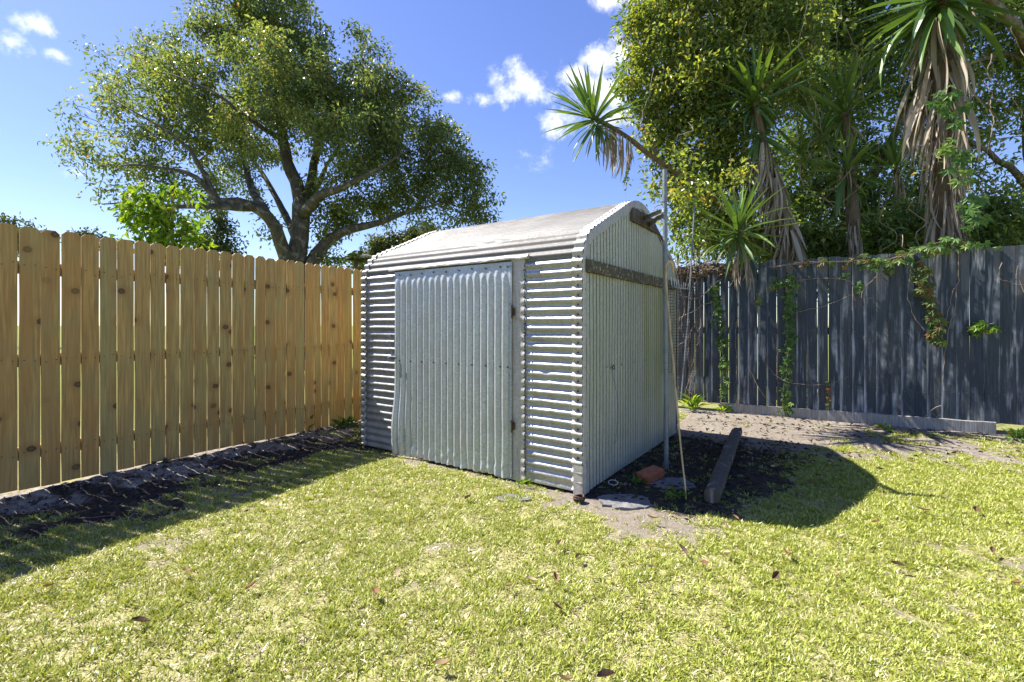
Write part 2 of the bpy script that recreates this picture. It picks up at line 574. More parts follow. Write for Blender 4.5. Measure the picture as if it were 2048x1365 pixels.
M['leaf_far'] = mat_leaf('far_leaf', [(0, (.035, .06, .025)), (.6, (.075, .105, .035)), (1, (.15, .16, .05))], .25, .55)
M['leaf_creeper'] = mat_leaf('creeper_leaf', [(0, (.05, .11, .03)), (.55, (.10, .20, .045)), (.85, (.2, .3, .06)), (1, (.22, .10, .05))], .35, .45)
M['leaf_creeper_red'] = mat_leaf('turning_creeper_leaf', [(0, (.06, .10, .03)), (.45, (.12, .17, .04)), (.75, (.20, .12, .045)), (1, (.26, .10, .05))], .3, .5)
M['yucca'] = mat_leaf('yucca_leaf', [(0, (.05, .105, .032)), (.5, (.09, .175, .045)), (1, (.17, .27, .06))], .22, .36, True, (1.5, 1.35, .4), .55)
M['yucca_dead'] = mat_leaf('dead_yucca_leaf', [(0, (.18, .14, .10)), (.5, (.32, .27, .205)), (1, (.48, .43, .35))], .15, .7, True, (1, .9, .7))
DEADS = [mat_leaf('fallen_leaf_' + n, [(0, tuple(q * .8 for q in c)), (1, tuple(q * 1.2 for q in c))], .12, .6, False, (1, .8, .5)) for n, c in (('russet', (.20, .10, .05)), ('dark', (.085, .05, .03)), ('tan', (.36, .25, .14)), ('straw', (.42, .34, .22)))]
M['litter'] = mat_leaf('leaf_litter', [(0, (.035, .024, .016)), (.6, (.10, .065, .038)), (.9, (.24, .17, .10)), (1, (.42, .33, .21))], .05, .7, False, (1, .8, .5))
M['grass'] = mat_leaf('lawn_grass', [(0, (.15, .20, .025)), (.35, (.33, .375, .055)), (.62, (.50, .52, .12)), (.75, (.48, .43, .22)), (1, (.60, .54, .37))], .28, .38, False, (1.2, 1.15, .5), .5)

# ------------------------------------------------------------------ ground and lawn
FA, FD = np.array([-3.46, 3.21]), np.array([0.53, 0.848])          # new fence: a point and its direction
FD = FD / np.linalg.norm(FD)
FN = np.array([FD[1], -FD[0]])                                       # towards the lawn
GA, GB = np.array([2.90, 6.63]), np.array([5.58, 5.18])             # old fence
GD = (GB - GA) / np.linalg.norm(GB - GA)
GN = np.array([GD[1], -GD[0]])                                       # towards the lawn
SHED_C, SHED_ROT = np.array([0.498, 3.353]), R(-34.5)
SX = np.array([math.cos(SHED_ROT), math.sin(SHED_ROT)])
SY = np.array([-SX[1], SX[0]])


def shed_xy(x, y):
    dx, dy = x - SHED_C[0], y - SHED_C[1]
    return dx * SX[0] + dy * SX[1], dx * SY[0] + dy * SY[1]


def soil_masks(x, y):
    """bare sand, dark soil and grass cover at ground points"""
    n1, n2, n3 = fbm(x * 1.7, y * 1.7, 3), fbm(x * 5, y * 5, 11), fbm(x * 14, y * 14, 23, 3)
    df = (x - FA[0]) * FN[0] + (y - FA[1]) * FN[1]
    sf = (x - FA[0]) * FD[0] + (y - FA[1]) * FD[1]
    dg = (x - GA[0]) * GN[0] + (y - GA[1]) * GN[1]
    sg = (x - GA[0]) * GD[0] + (y - GA[1]) * GD[1]
    lx, ly = shed_xy(x, y)
    # along the new fence: pale sand, then dug dark soil, then grass
    sand = sstep(0.75, 0.15, df + (n2 - .5) * 1.9 + (n3 - .5) * .6) * sstep(2.7, 2.1, sf + n1) * sstep(-.5, -.2, df)
    dark = sstep(1.35, 0.85, df + (n1 - .5) * .9 + (n2 - .5) * 1.3) * sstep(-.15, .4, df + (n2 - .5) * 1.1 - (n1 - .5) * .8) * .9 * sstep(3.4, 2.6, sf + (n2 - .5))
    grass = sstep(0.62, 1.45, df + (n1 - .5) * .6 + (n2 - .5) * 1.9 + sstep(1.9, 3.0, sf) * .55)
    # in front of the old fence: grey sand with litter
    g2 = sstep(1.35, 2.35, dg + (n1 - .5) * .9 + (n2 - .5) * 1.2)
    grass = np.minimum(grass, np.maximum(g2, sstep(.46, .62, n2) * .42 * sstep(.15, .6, dg)))
    sand = np.maximum(sand, sstep(2.2, .9, dg + (n2 - .5) * .9) * (.25 + .5 * sstep(.4, .62, n1)) * (dg > -.3))
    # beside the gable: dark mulch and bare ground
    edge = lx - (0.92 + 0.22 * ly) + (n2 - .5) * .8
    side = sstep(0.25, -0.25, edge) * sstep(-.42, -.18, ly + (n2 - .5) * .45 + lx * .16) * (lx > -.15) * (ly < 4)
    grass = grass * (1 - side * .97)
    dark = np.maximum(dark, side * sstep(.05, .35, ly + n2 * .3) * sstep(2.55, 1.9, ly + (n2 - .5) * .6) * .95)
    sand = np.maximum(sand, side * sstep(.3, -.2, ly) * .15)
    # a worn margin along the front of the shed
    front = sstep(-.20, -.04, ly + (n2 - .5) * .35) * (ly < .1) * (lx < .15) * (lx > -2.5)
    grass = grass * (1 - front * .8)
    under = (lx > -2.4) & (lx < 0) & (ly > 0.02) & (ly < 2.4)
    grass = np.where(under, 0, grass)
    bald = np.maximum(sstep(.62, .72, n2) * sstep(.48, .58, n1), sstep(.70, .80, n3) * .6)
    grass = grass * (1 - bald * .75)
    far = (df < -.1) | (dg < -.1)
    return np.where(far, 0, sand), np.where(far, 0, dark), np.where(far, .9, grass), n1, n3


def df0(x, y):
    return (x - FA[0]) * FN[0] + (y - FA[1]) * FN[1]


def ground_z(x, y):
    s, d, g, n1, n3 = soil_masks(x, y)
    near = sstep(40, 12, np.hypot(x, y))
    bank = np.exp(-(np.maximum(df0(x, y), -.02) / .22) ** 2) * (.046 + .06 * (fbm(x * 3.3, y * 3.3, 52) - .5)) * (df0(x, y) > -.6)
    df = (x - FA[0]) * FN[0] + (y - FA[1]) * FN[1]
    mound = np.exp(-((df - .30) / .16) ** 2) * (fbm(x * 3.2, y * 3.2, 51) - .3) * .12 * sstep(3.6, 2.6, (x - FA[0]) * FD[0] + (y - FA[1]) * FD[1])
    return near * ((fbm(x * 1.1, y * 1.1, 5) - .5) * .03 + (n3 - .5) * (.012 + .035 * d + .028 * s * sstep(1.2, .6, df)) + mound * (df > -.3) + bank) - .012


def axis(a, b, step, far):
    mid = np.arange(a, b + 1e-6, step)
    out, q, st = [], 0.0, step
    while q < far:
        st *= 1.35
        q += st
        out.append(q)
    out = np.array(out)
    return np.concatenate([(a - out)[::-1], mid, b + out])


def mat_ground():
    m, nt, b = new_mat('soil')
    tc = nt.nodes.new('ShaderNodeNewGeometry')
    v = tc.outputs['Position']
    at = {}
    for k in ('sand', 'dark', 'grassy'):
        a = nt.nodes.new('ShaderNodeAttribute')
        a.attribute_name = k
        at[k] = a.outputs['Fac']
    n1, n2, n3 = noise(nt, v, 6.0, 5), noise(nt, v, 30.0, 5, 0.65), noise(nt, v, 110.0, 3, 0.6)
    base = mix_col(nt, n2, (.11, .09, .072), (.28, .245, .205))
    sandc = mix_col(nt, ramp(nt, n2, [(.35, 0.), (.65, 1.)]), (.115, .10, .084), (.34, .305, .26))
    darkc = mix_col(nt, ramp(nt, n2, [(.4, 0.), (.75, 1.)]), (.020, .017, .015), (.085, .07, .055))
    thatch = mix_col(nt, ramp(nt, n3, [(.35, 0.), (.65, 1.)]), (.16, .15, .06), (.37, .36, .15))
    c = mix_col(nt, at['sand'], base, sandc)
    c = mix_col(nt, ramp(nt, math_node(nt, 'ADD', at['dark'], math_node(nt, 'MULTIPLY', math_node(nt, 'SUBTRACT', n1, .5), 1.1)), [(.35, 0.), (.6, 1.)]), c, darkc)
    c = mix_col(nt, at['grassy'], c, thatch)
    ln = nt.nodes.new('ShaderNodeVectorMath')
    ln.operation = 'LENGTH'
    nt.links.new(v, ln.inputs[0])
    c = mix_col(nt, math_node(nt, 'MULTIPLY', ramp(nt, math_node(nt, 'DIVIDE', ln.outputs['Value'], 30.0), [(.2, 0.), (.34, 1.)]), at['grassy']), c,
                mix_col(nt, n1, (.10, .15, .03), (.22, .24, .06)))
    nt.links.new(c, b.inputs['Base Color'])
    b.inputs['Roughness'].default_value = 0.95
    b.inputs['Specular IOR Level'].default_value = 0.15
    bump(nt, b, math_node(nt, 'ADD', n2, math_node(nt, 'MULTIPLY', n3, .4)), 0.8, 0.02)
    return m


def build_ground():
    X, Y = np.meshgrid(axis(-4.6, 7.2, .035, 500), axis(.9, 8.6, .035, 500), indexing='ij')
    a = Acc()
    a.grid(np.stack([X, Y, ground_z(X, Y)], -1))
    o = a.build('ground', mat_ground(), smooth=True)
    tag(o, kind='structure')
    s, d, g, *_ = soil_masks(X.ravel(), Y.ravel())
    for k, q in (('sand', s), ('dark', d), ('grassy', g)):
        at = o.data.attributes.new(k, 'FLOAT', 'POINT')
        at.data.foreach_set('value', np.asarray(q, np.float32))


def grass_tuft(k):
    g = np.random.default_rng(100 + k)
    a = Acc()
    straw_heavy = k >= 6
    lean = g.uniform(0, 6.28)
    for i in range(15):
        straw = g.random() < (.75 if straw_heavy else .16)
        base = np.array([g.normal(0, .020), g.normal(0, .020), -.004])
        az = g.random() * 2 * math.pi if g.random() < .6 else lean + g.normal(0, .5)
        el = R(g.uniform(2, 28)) if straw else R(g.uniform(8, 62))
        L = g.uniform(.028, .058) if straw else g.uniform(.026, .062)
        w = g.uniform(.0016, .0034) if straw else g.uniform(.0024, .0042)
        d = np.array([math.cos(az) * math.cos(el), math.sin(az) * math.cos(el), math.sin(el)])
        side = np.array([-math.sin(az), math.cos(az), 0]) * w
        tw = g.uniform(-.6, .6)
        side = side * math.cos(tw) + np.array([0, 0, 1]) * w * math.sin(tw)
        mid = base + d * L * .5
        tip = base + d * L + np.array([0, 0, -L * g.uniform(.0, .18)])
        v = [base - side * .6, base + side * .6, mid + side, mid - side, tip]
        var = g.uniform(.72, 1.0) if straw else np.clip(g.normal(.34, .16), 0, .66)
        a.add(v, [(0, 1, 2, 3), (3, 2, 4)], var)
    me = a.mesh('grass_tuft', M['grass'])
    return bpy.data.objects.new('grass_tuft', me)                    # source for the lawn, not in the scene itself


def scatter_nodes(name, sources):
    ng = bpy.data.node_groups.new(name, 'GeometryNodeTree')
    ng.interface.new_socket('Geometry', in_out='INPUT', socket_type='NodeSocketGeometry')
    ng.interface.new_socket('Geometry', in_out='OUTPUT', socket_type='NodeSocketGeometry')
    gi, go = ng.nodes.new('NodeGroupInput'), ng.nodes.new('NodeGroupOutput')
    mp = ng.nodes.new('GeometryNodeMeshToPoints')
    ng.links.new(gi.outputs[0], mp.inputs['Mesh'])
    join = ng.nodes.new('GeometryNodeJoinGeometry')
    for s in sources:
        oi = ng.nodes.new('GeometryNodeObjectInfo')
        oi.inputs['Object'].default_value = s
        oi.inputs['As Instance'].default_value = True
        ng.links.new(oi.outputs['Geometry'], join.inputs[0])
    ip = ng.nodes.new('GeometryNodeInstanceOnPoints')
    ip.inputs['Pick Instance'].default_value = True
    ng.links.new(mp.outputs[0], ip.inputs['Points'])
    ng.links.new(join.outputs[0], ip.inputs['Instance'])
    for nm, typ, sock in (('pick', 'INT', 'Instance Index'), ('turn', 'FLOAT_VECTOR', 'Rotation'), ('size', 'FLOAT', 'Scale')):
        na = ng.nodes.new('GeometryNodeInputNamedAttribute')
        na.data_type = typ
        na.inputs['Name'].default_value = nm
        ng.links.new(na.outputs[0], ip.inputs[sock])
    ng.links.new(ip.outputs[0], go.inputs[0])
    return ng


def build_grass():
    g = np.random.default_rng(5)
    n = 580000
    x, y = g.uniform(-4.6, 7.2, n), g.uniform(1.0, 7.6, n)
    s, d, gr, n1, n3 = soil_masks(x, y)
    ok = (np.abs(x) < y * 1.16 + .7) & (gr < .895 + 1.0 * (gr != .9))
    df = (x - FA[0]) * FN[0] + (y - FA[1]) * FN[1]
    dg = (x - GA[0]) * GN[0] + (y - GA[1]) * GN[1]
    ok &= (df > .05) & (dg > .03)
    clump = (.22 + .78 * sstep(.30, .62, fbm(x * 11, y * 11, 71, 3))) * (.6 + .4 * sstep(.35, .55, fbm(x * 3.1, y * 3.1, 73, 3)))
    ok &= g.random(n) < gr * clump
    x, y, gr = x[ok], y[ok], gr[ok]
    n = len(x)
    me = bpy.data.meshes.new('grass')
    me.vertices.add(n)
    me.vertices.foreach_set('co', np.stack([x, y, ground_z(x, y)], 1).astype(np.float32).ravel())
    # straw shows more to the right and in worn spots
    straw_p = np.clip(.05 + .28 * sstep(-1.0, 2.2, x) + .5 * (fbm(x * 2.6, y * 2.6, 91) - .48) + .5 * (fbm(x * 7.6, y * 7.6, 93) - .5) + .35 * (1 - gr), .04, .85)
    pick = np.where(g.random(n) < straw_p, g.integers(6, 10, n), g.integers(0, 6, n))
    turn = np.stack([g.normal(0, .12, n), g.normal(0, .12, n), g.uniform(0, 6.28, n)], 1)
    size = g.uniform(.42, .78, n) * (.85 + .35 * fbm(x * 3, y * 3, 41))
    for nm, typ, dat, key in (('pick', 'INT', pick.astype(np.int32), 'value'), ('turn', 'FLOAT_VECTOR', turn.astype(np.float32).ravel(), 'vector'), ('size', 'FLOAT', size.astype(np.float32), 'value')):
        at = me.attributes.new(nm, typ, 'POINT')
        at.data.foreach_set(key, dat)
    o = bpy.data.objects.new('grass', me)
    me.materials.append(M['grass'])
    COL.objects.link(o)
    tag(o, 'short sunlit yellow green lawn grass mixed with straw', 'grass', kind='stuff')
    md = o.modifiers.new('lawn', 'NODES')
    md.node_group = scatter_nodes('lawn_scatter', [grass_tuft(k) for k in range(10)])
    print('grass tufts', n)


build_ground()
build_grass()


# ------------------------------------------------------------------ the two fences
def picket_mesh(name, w, h, t, mat, ear=0.022, seed=0, bow=0.0):
    g = np.random.default_rng(seed)
    a = Acc()
    n = 7
    zs = np.concatenate([np.linspace(0, h - ear, n), [h]])
    rows = []
    for i, z in enumerate(zs):
        hw = w / 2 - (ear if i == n else 0)
        wob = 0 if i == n else g.normal(0, .0008)
        y = bow * math.sin(math.pi * z / h)
        rows.append([(-hw + wob, y - t / 2, z), (hw + wob, y - t / 2, z), (hw + wob, y + t / 2, z), (-hw + wob, y + t / 2, z)])
    v = np.array(rows).reshape(-1, 3)
    f = [(3, 2, 1, 0), tuple(4 * n + k for k in range(4))]
    for i in range(n):
        for k in range(4):
            k2 = (k + 1) % 4
            f.append((4 * i + k, 4 * i + k2, 4 * i + 4 + k2, 4 * i + 4 + k))
    a.add(v, f)
    return a.mesh(name, mat)


def hits(p, A, D):
    """distance along the line A + t D at which it shows at pixel column p"""
    r = (np.asarray(p, float) - 1024) / F_PX
    return (A[0] - r * A[1]) / (r * D[1] - D[0])


def build_new_fence():
    rot = math.atan2(FD[1], FD[0])
    root = thing('wooden_fence', 'new pale pine privacy fence with dog-eared boards beside the lawn', 'fence', (*FA, 0), rot)
    edges_px = np.array([36, 81, 121.4, 161.5, 198.8, 233.8, 268.4, 300.6, 330.7, 359.1, 387, 413.7, 438.7, 463.2, 487.2, 509.5, 530, 551, 571.8, 590, 609, 627.5, 642, 657, 673.7, 689, 705, 719.3])
    t = list(hits(edges_px, FA, FD))
    while t[-1] < 5.55:
        t.append(t[-1] + .1075)
    while t[0] > -3.2:
        t.insert(0, t[0] - .1075)
    cache = {}
    g = np.random.default_rng(3)
    for i in range(len(t) - 1):
        gap = .0055 + .0014 * max(0, t[i]) + g.uniform(0, .0015)
        w = t[i + 1] - t[i] - gap
        key = round(w, 3)
        if key not in cache:
            cache[key] = picket_mesh('picket', key, 1.832, .014, M['pine'], .024, len(cache), 0.0)
        h = -.003 * t[i]
        o = place('picket', cache[key], root, ((t[i] + t[i + 1]) / 2, g.normal(0, .0015), .052 + h + g.normal(0, .003)), (g.normal(0, .003), g.normal(0, .0009), g.normal(0, .015)), (1, 1, 1))
    for z in (.30, .95, 1.60):
        a = Acc()
        a.box((1.18, .036, z), (8.7, .038, .088))
        a.build('rail', M['rail_pine'], root)
    a = Acc()
    a.box((0, 0, .93), (.088, .088, 1.86))
    me = a.mesh('post', M['rail_pine'])
    for q in (-2.9, -.6, 1.72, 4.1):
        place('post', me, root, (q, .102, 0))
    # screw heads in three rows
    a = Acc()
    for i in range(len(t) - 1):
        c, w = (t[i] + t[i + 1]) / 2, t[i + 1] - t[i]
        for z in (.30, .95, 1.60):
            for sx in (-.25, .25):
                a.box((c + sx * w, -.0105, z + g.normal(0, .012)), (.006, .003, .006))
    tag(a.build('screw_heads', M['screw'], root), kind='stuff')
    return root


def build_old_fence():
    rot = math.atan2(GD[1], GD[0])
    root = thing('weathered_fence', 'old blue grey weathered board fence with creepers climbing it', 'fence', (*GA, 0), rot)
    edges_px = 1280 + np.array([290, 325, 365, 403, 447, 490, 535, 577, 622, 665, 712, 760, 808, 857, 910, 965, 1018, 1073, 1130, 1188, 1247, 1305, 1370, 1437, 1500, 1568, 1637, 1712, 1760]) / 2.275
    t = list(hits(edges_px, GA, GD))
    while t[-1] < 5.2:
        t.append(t[-1] + .125)
    while t[0] > -3.5:
        t.insert(0, t[0] - .118)
    g = np.random.default_rng(8)
    cache = {}
    for i in range(len(t) - 1):
        gap = g.choice([.002, .003, .004, .006]) if t[i] < 1.7 else g.uniform(.002, .004)
        key = round(t[i + 1] - t[i] - gap, 3)
        if key not in cache:
            cache[key] = picket_mesh('board', key, 1.90, .015, M['blue_board'], .013, 40 + len(cache), 0.0)
        dz = .018 * t[i] + g.normal(0, .012)
        yaw = g.normal(0, .05) - (.07 if t[i] > 1.6 else 0)
        place('board', cache[key], root, ((t[i] + t[i + 1]) / 2, g.normal(0, .003), .105), (g.normal(0, .005), g.normal(0, .0011), yaw), (1, 1, (1.93 + dz) / 1.90))
    for z in (.42, 1.12, 1.85):
        a = Acc()
        a.box((.9, .035, z), (8.6, .038, .088))
        a.build('rail', M['blue_board'], root)
    a = Acc()
    a.box((0, .10, .97), (.09, .09, 1.94))
    me = a.mesh('post', M['blue_board'])
    for q in (-3.2, -.8, 1.6, 4.0):
        place('post', me, root, (q, 0, 0))
    # loose base boards lying against the foot of the fence
    k0, k1 = hits(1440, GA, GD), hits(1990, GA, GD)
    a = Acc()
    n = 26
    P = []
    for i in range(n):
        x = k0 + (k1 - k0) * i / (n - 1)
        zt = .118 + g.normal(0, .0025)
        P.append([(x, -.035, -.02), (x, -.035 + g.normal(0, .001), zt - .004), (x, -.012, zt), (x, -.012, -.02)])
    a.grid(np.array(P))
    a.add(P[-1], [(0, 1, 2, 3)])
    a.add(P[0], [(3, 2, 1, 0)])
    o = a.build('kickboard', M['grey_board'], root)
    tag(o, 'pale grey base board along the foot of the fence')
    a = Acc()
    for i in range(len(t) - 1):
        for z in (.42, 1.12):
            for sx in (-.03, .03):
                a.box(((t[i] + t[i + 1]) / 2 + sx, -.0115, z + g.normal(0, .01)), (.006, .004, .006))
    tag(a.build('nail_heads', M['zinc_pole'], root), kind='stuff')
    return root


build_new_fence()
build_old_fence()

# ------------------------------------------------------------------ the shed
PITCH, Z0, RE, RP, SL, DEPTH, WID = .068, 1.628, .30, .70, R(25), 2.36, 2.392
ARC1, LIN, ARC2 = RE * R(65), (.884 - RE * (1 - math.cos(R(65)))) / math.cos(SL), RP * 2 * SL
LTOT = 2 * (Z0 + ARC1 + LIN) + ARC2


def profile(s):
    """front wall, roof and rear wall as one line: y, z and the outward normal at length s"""
    s = np.asarray(s, float)
    back = s > LTOT / 2
    q = np.where(back, LTOT - s, s)
    y, z, ny, nz = np.zeros_like(q), q.copy(), -np.ones_like(q), np.zeros_like(q)
    a = np.clip((q - Z0) / RE, 0, R(65))
    m = q > Z0
    y = np.where(m, RE - RE * np.cos(a), y)
    z = np.where(m, Z0 + RE * np.sin(a), z)
    ny, nz = np.where(m, -np.cos(a), ny), np.where(m, np.sin(a), nz)
    m = q > Z0 + ARC1
    l = q - Z0 - ARC1
    y1, z1 = RE * (1 - math.cos(R(65))), Z0 + RE * math.sin(R(65))
    y = np.where(m, y1 + l * math.cos(SL), y)
    z = np.where(m, z1 + l * math.sin(SL), z)
    m = q > Z0 + ARC1 + LIN
    b = SL - (q - Z0 - ARC1 - LIN) / RP
    y2, z2 = y1 + LIN * math.cos(SL), z1 + LIN * math.sin(SL)
    y = np.where(m, y2 + RP * (math.sin(SL) - np.sin(b)), y)
    z = np.where(m, z2 + RP * (np.cos(b) - math.cos(SL)), z)
    ny, nz = np.where(m, -np.sin(b), ny), np.where(m, np.cos(b), nz)
    y = np.where(back, DEPTH - y, y)
    ny = np.where(back, -ny, ny)
    return y, z, ny, nz


_ss = np.linspace(0, LTOT, 1600)
_py, _pz, _, _ = profile(_ss)


def roof_z(y):
    q = np.argsort(_py, kind='stable')
    mid = (_ss > Z0 * .98) & (_ss < LTOT - Z0 * .98)
    return np.interp(y, _py[mid], _pz[mid])


def wrap_sheet(s0, s1, xs, off=0.0, amp=.0095, taper_left=False, dents=(), seed=0, per=12, rough=.0010, bottom_crush=0.0, lift=()):
    n = max(3, int((s1 - s0) / PITCH * per))
    s = np.linspace(s0, s1, n)
    y, z, ny, nz = profile(s)
    xs = np.asarray(xs, float)
    Sg, Xg = np.meshgrid(s, xs, indexing='ij')
    am = np.full_like(Xg, amp)
    if taper_left:
        am = am * (.15 + .85 * sstep(xs[0], xs[0] + .035, Xg))
    if bottom_crush:
        am = am * (1 - .75 * sstep(bottom_crush, 0, Sg))
    ph = 2 * np.pi * Sg / PITCH
    wave = np.sin(ph)
    wave = np.sign(wave) * np.abs(wave) ** .9
    am = am * (1 - .62 * sstep(Z0 + .2, Z0 + .7, np.where(Sg > LTOT / 2, LTOT - Sg, Sg)))
    d = off + am * wave + rough * 2 * (fbm(Xg * 9 + seed, Sg * 16, seed) - .5) + .0028 * (fbm(Xg * 2.2 + seed, Sg * 2.6, seed + 9) - .5)
    if bottom_crush:
        d = d - .012 * sstep(bottom_crush, 0, Sg) * (fbm(Xg * 14, Sg * 8, 77) - .35)
    for dx, ds, rx, rs, dep in dents:
        d = d - dep * np.exp(-((Xg - dx) / rx) ** 2 - ((Sg - ds) / rs) ** 2)
    P = np.stack([Xg, y[:, None] + ny[:, None] * d, z[:, None] + nz[:, None] * d], -1)
    a = Acc()
    a.grid(P[:, ::-1])
    return a


def build_shed():
    root = thing('metal_shed', 'small corrugated iron garden shed with rounded roof on the lawn', 'shed', (*SHED_C, 0), SHED_ROT)
    DL, DR, JR = -1.913, -.590, -.493
    lx = np.linspace(-WID, DL, 16)
    rx = np.linspace(JR, -.002, 22)
    fx = np.linspace(-WID, -.002, 60)
    M_w = M['zinc_wrap']
    SEAM, TOP = 17.1 * PITCH, 25.1 * PITCH
    wrap_sheet(.012, SEAM + .03, lx, 0, seed=1, bottom_crush=.08).build('wall_sheet', M_w, root, smooth=True)
    wrap_sheet(SEAM, TOP, lx, .004, seed=2).build('wall_sheet', M_w, root, smooth=True)
    wrap_sheet(.012, SEAM + .03, rx, 0, taper_left=True, seed=3, bottom_crush=.16, dents=[(-.36, 1.07, .05, .02, .010), (-.30, .84, .03, .014, .010), (-.33, .62, .03, .012, .008), (-.22, .75, .02, .012, .007)]).build('wall_sheet', M_w, root, smooth=True)
    wrap_sheet(SEAM, TOP, rx, .004, taper_left=True, seed=4).build('wall_sheet', M_w, root, smooth=True)
    tag(wrap_sheet(TOP - .03, LTOT - TOP, fx, .007, amp=.0085, seed=5, per=10, dents=[(-.95, 1.93, .10, .035, .022), (-.78, 1.99, .07, .025, .016), (-1.1, 2.03, .05, .02, .012)]).build('roof', M['zinc_roof'], root, smooth=True), 'bleached white corrugated roof with black grime streaks')
    wrap_sheet(LTOT - TOP + .002, LTOT - .01, np.linspace(-WID, 0, 8), .002, seed=6, per=8).build('rear_wall', M_w, root, smooth=True)
    # rim bands over the ends of the wrapped sheets
    for x0, x1 in ((-.078, .006), (-WID - .008, -WID + .06)):
        wrap_sheet(.03, LTOT - .03, np.linspace(x0, x1, 6), .0155, amp=.0105, seed=7, per=10, rough=.004).build('rim_band', M['zinc_trim'], root, smooth=True)
    # folded flange of the rim lying on each gable
    for x, sg in ((.008, 1), (-WID - .010, -1)):
        s = np.linspace(.02, LTOT - .02, 460)
        y, z, ny, nz = profile(s)
        up = sstep(Z0, Z0 + .4, s) * sstep(Z0, Z0 + .4, LTOT - s)
        wd = .026 + .030 * up + .006 * np.sin(s * 2 * np.pi / .26) * up + .004 * (fbm(s * 20, s * 0, 4) - .5)
        rows = []
        for e, o in ((.016, 0), (.010, .004), (-.002, .007), (None, .009)):
            off = np.full_like(s, e) if e is not None else -wd
            rows.append(np.stack([np.full_like(s, x + sg * o) + sg * .003 * (fbm(s * 9, s * 0 + o * 900, 8) - .5), y + ny * off, z + nz * off], -1))
        a = Acc()
        P = np.stack(rows, 1)
        a.grid(P if sg < 0 else P[:, ::-1])
        a.build('rim_flange', M['zinc_trim'], root, smooth=True)

    # gable sheets with narrow grooves
    def gable(x, sg, z_lo, z_hi, off, name='gable_sheet'):
        pit = .059
        c = np.arange(0.004, DEPTH - .05, pit)
        # pans lap with an invented open undercut, shaped to hold dark shade lines
        y = np.concatenate([[q, q + .046, q + .052, q + .100, q + pit] for q in c])
        relief = np.tile([.0130, .0135, .0015, -.0005, .0115], len(c))
        y = np.minimum(y, DEPTH - .004)
        f = np.linspace(0, 1, 14)
        top = np.minimum(roof_z(y) - .004, z_hi)
        lo = np.minimum(z_lo, top)
        Z = lo[:, None] + (top - lo)[:, None] * f[None]
        Yg = np.repeat(y[:, None], 14, 1)
        Xg = x + sg * (off + relief[:, None] + .010 * (fbm(Yg * 2.1, Z * 2.1, 61) - .5))
        a = Acc()
        P = np.stack([Xg, Yg, Z], -1)
        a.grid(P if sg > 0 else P[:, ::-1])
        return a.build(name, M['zinc_gable'], root)
    gable(-.012, 1, .0, 1.63, 0)
    gable(-.012, 1, 1.60, 9, .005)
    gable(-WID + .012, -1, .0, 9, 0)
    # bent foot at the front corner
    a = Acc()
    P = np.array([[(-.06, -.026, z), (.012, -.024, z), (.016, .02, z), (.014, .075 + .01 * math.sin(z * 40), z)] for z in np.linspace(.0, .21, 6)])
    a.grid(P.transpose(1, 0, 2))
    a.build('corner_foot', M['zinc_trim'], root)

    # timber rail across the gable, and the rotten board below the ridge
    g = np.random.default_rng(12)
    def rough_board(y0, y1, zlo, zhi, x0, x1, n, jit, zcap=None):
        a = Acc()
        P = []
        for i in range(n):
            y = y0 + (y1 - y0) * i / (n - 1)
            j = lambda k=1.0: g.normal(0, jit) * k
            t = zhi if zcap is None else min(zhi, zcap(y))
            b = zlo
            P.append([(x0, y, b + j()), (x1 + j(), y, b + j()), (x1 + j(1.3), y, (b + t) / 2), (x1 + j(), y, t + j()), (x0, y, t + j())])
        a.grid(np.array(P)[:, ::-1])
        a.add(P[0], [(0, 1, 2, 3, 4)])
        a.add(P[-1], [(4, 3, 2, 1, 0)])
        return a
    tag(rough_board(.012, 2.20, 1.575, 1.665, .004, .036, 60, .0022).build('timber_rail', M['lichen_board'], root), 'lichen covered timber rail nailed across the end wall')
    tag(rough_board(.90, 1.80, 2.095, 2.215, .000, .034, 40, .0035, lambda y: float(roof_z(y)) - .045).build('gable_board', M['timber'], root), 'rotting dark board under the ridge')
    # hooks on the rail
    for y in (2.02, 2.20):
        a = Acc()
        a.tube([(.036, y, 1.70), (.045, y, 1.62), (.05, y + .0, 1.60), (.16, y + .01, 1.585), (.165, y + .01, 1.64)], .005, 6)
        a.tube([(.036, y + .10, 1.70), (.045, y + .10, 1.62), (.05, y + .10, 1.60), (.16, y + .09, 1.585), (.165, y + .09, 1.64)], .005, 6)
        a.build('hook', M['white_paint'], root)
    # pull ring with a dangling wire
    a = Acc()
    ang = np.linspace(0, 2 * math.pi, 15)
    a.tube([(.022, .51 + .018 * math.cos(q), .865 + .018 * math.sin(q)) for q in ang], .0032, 5, False)
    a.tube([(.012, .489, .865), (.022, .491, .865)], .006, 6)
    ring = a.build('pull_ring', M['rust'], root)
    a = Acc()
    a.tube([(.010, .515, .848), (.008, .54, .76), (.009, .60, .66), (.007, .64, .55), (.008, .63, .45), (.008, .60, .34), (.009, .58, .25)], .0009, 4)
    a.build('loose_wire', M['rust'], ring)

    # door opening: jamb strip, header and door
    a = Acc()
    zz = np.linspace(.0, 1.72, 120)
    xs = np.linspace(DR - .012, JR + .012, 7)
    Zg, Xg = np.meshgrid(zz, xs, indexing='ij')
    near = sstep(JR - .03, JR + .01, Xg)
    Yg = -.010 - .0075 * near * np.sin(2 * np.pi * Zg / PITCH) - .004 * (fbm(Xg * 14, Zg * 9, 31) - .5)
    a.grid(np.stack([Xg, Yg, Zg], -1)[:, ::-1])
    tag(a.build('jamb_strip', M['zinc_trim'], root, smooth=True), 'bleached flat strip beside the hinge edge of the door')
    a = Acc()
    P = []
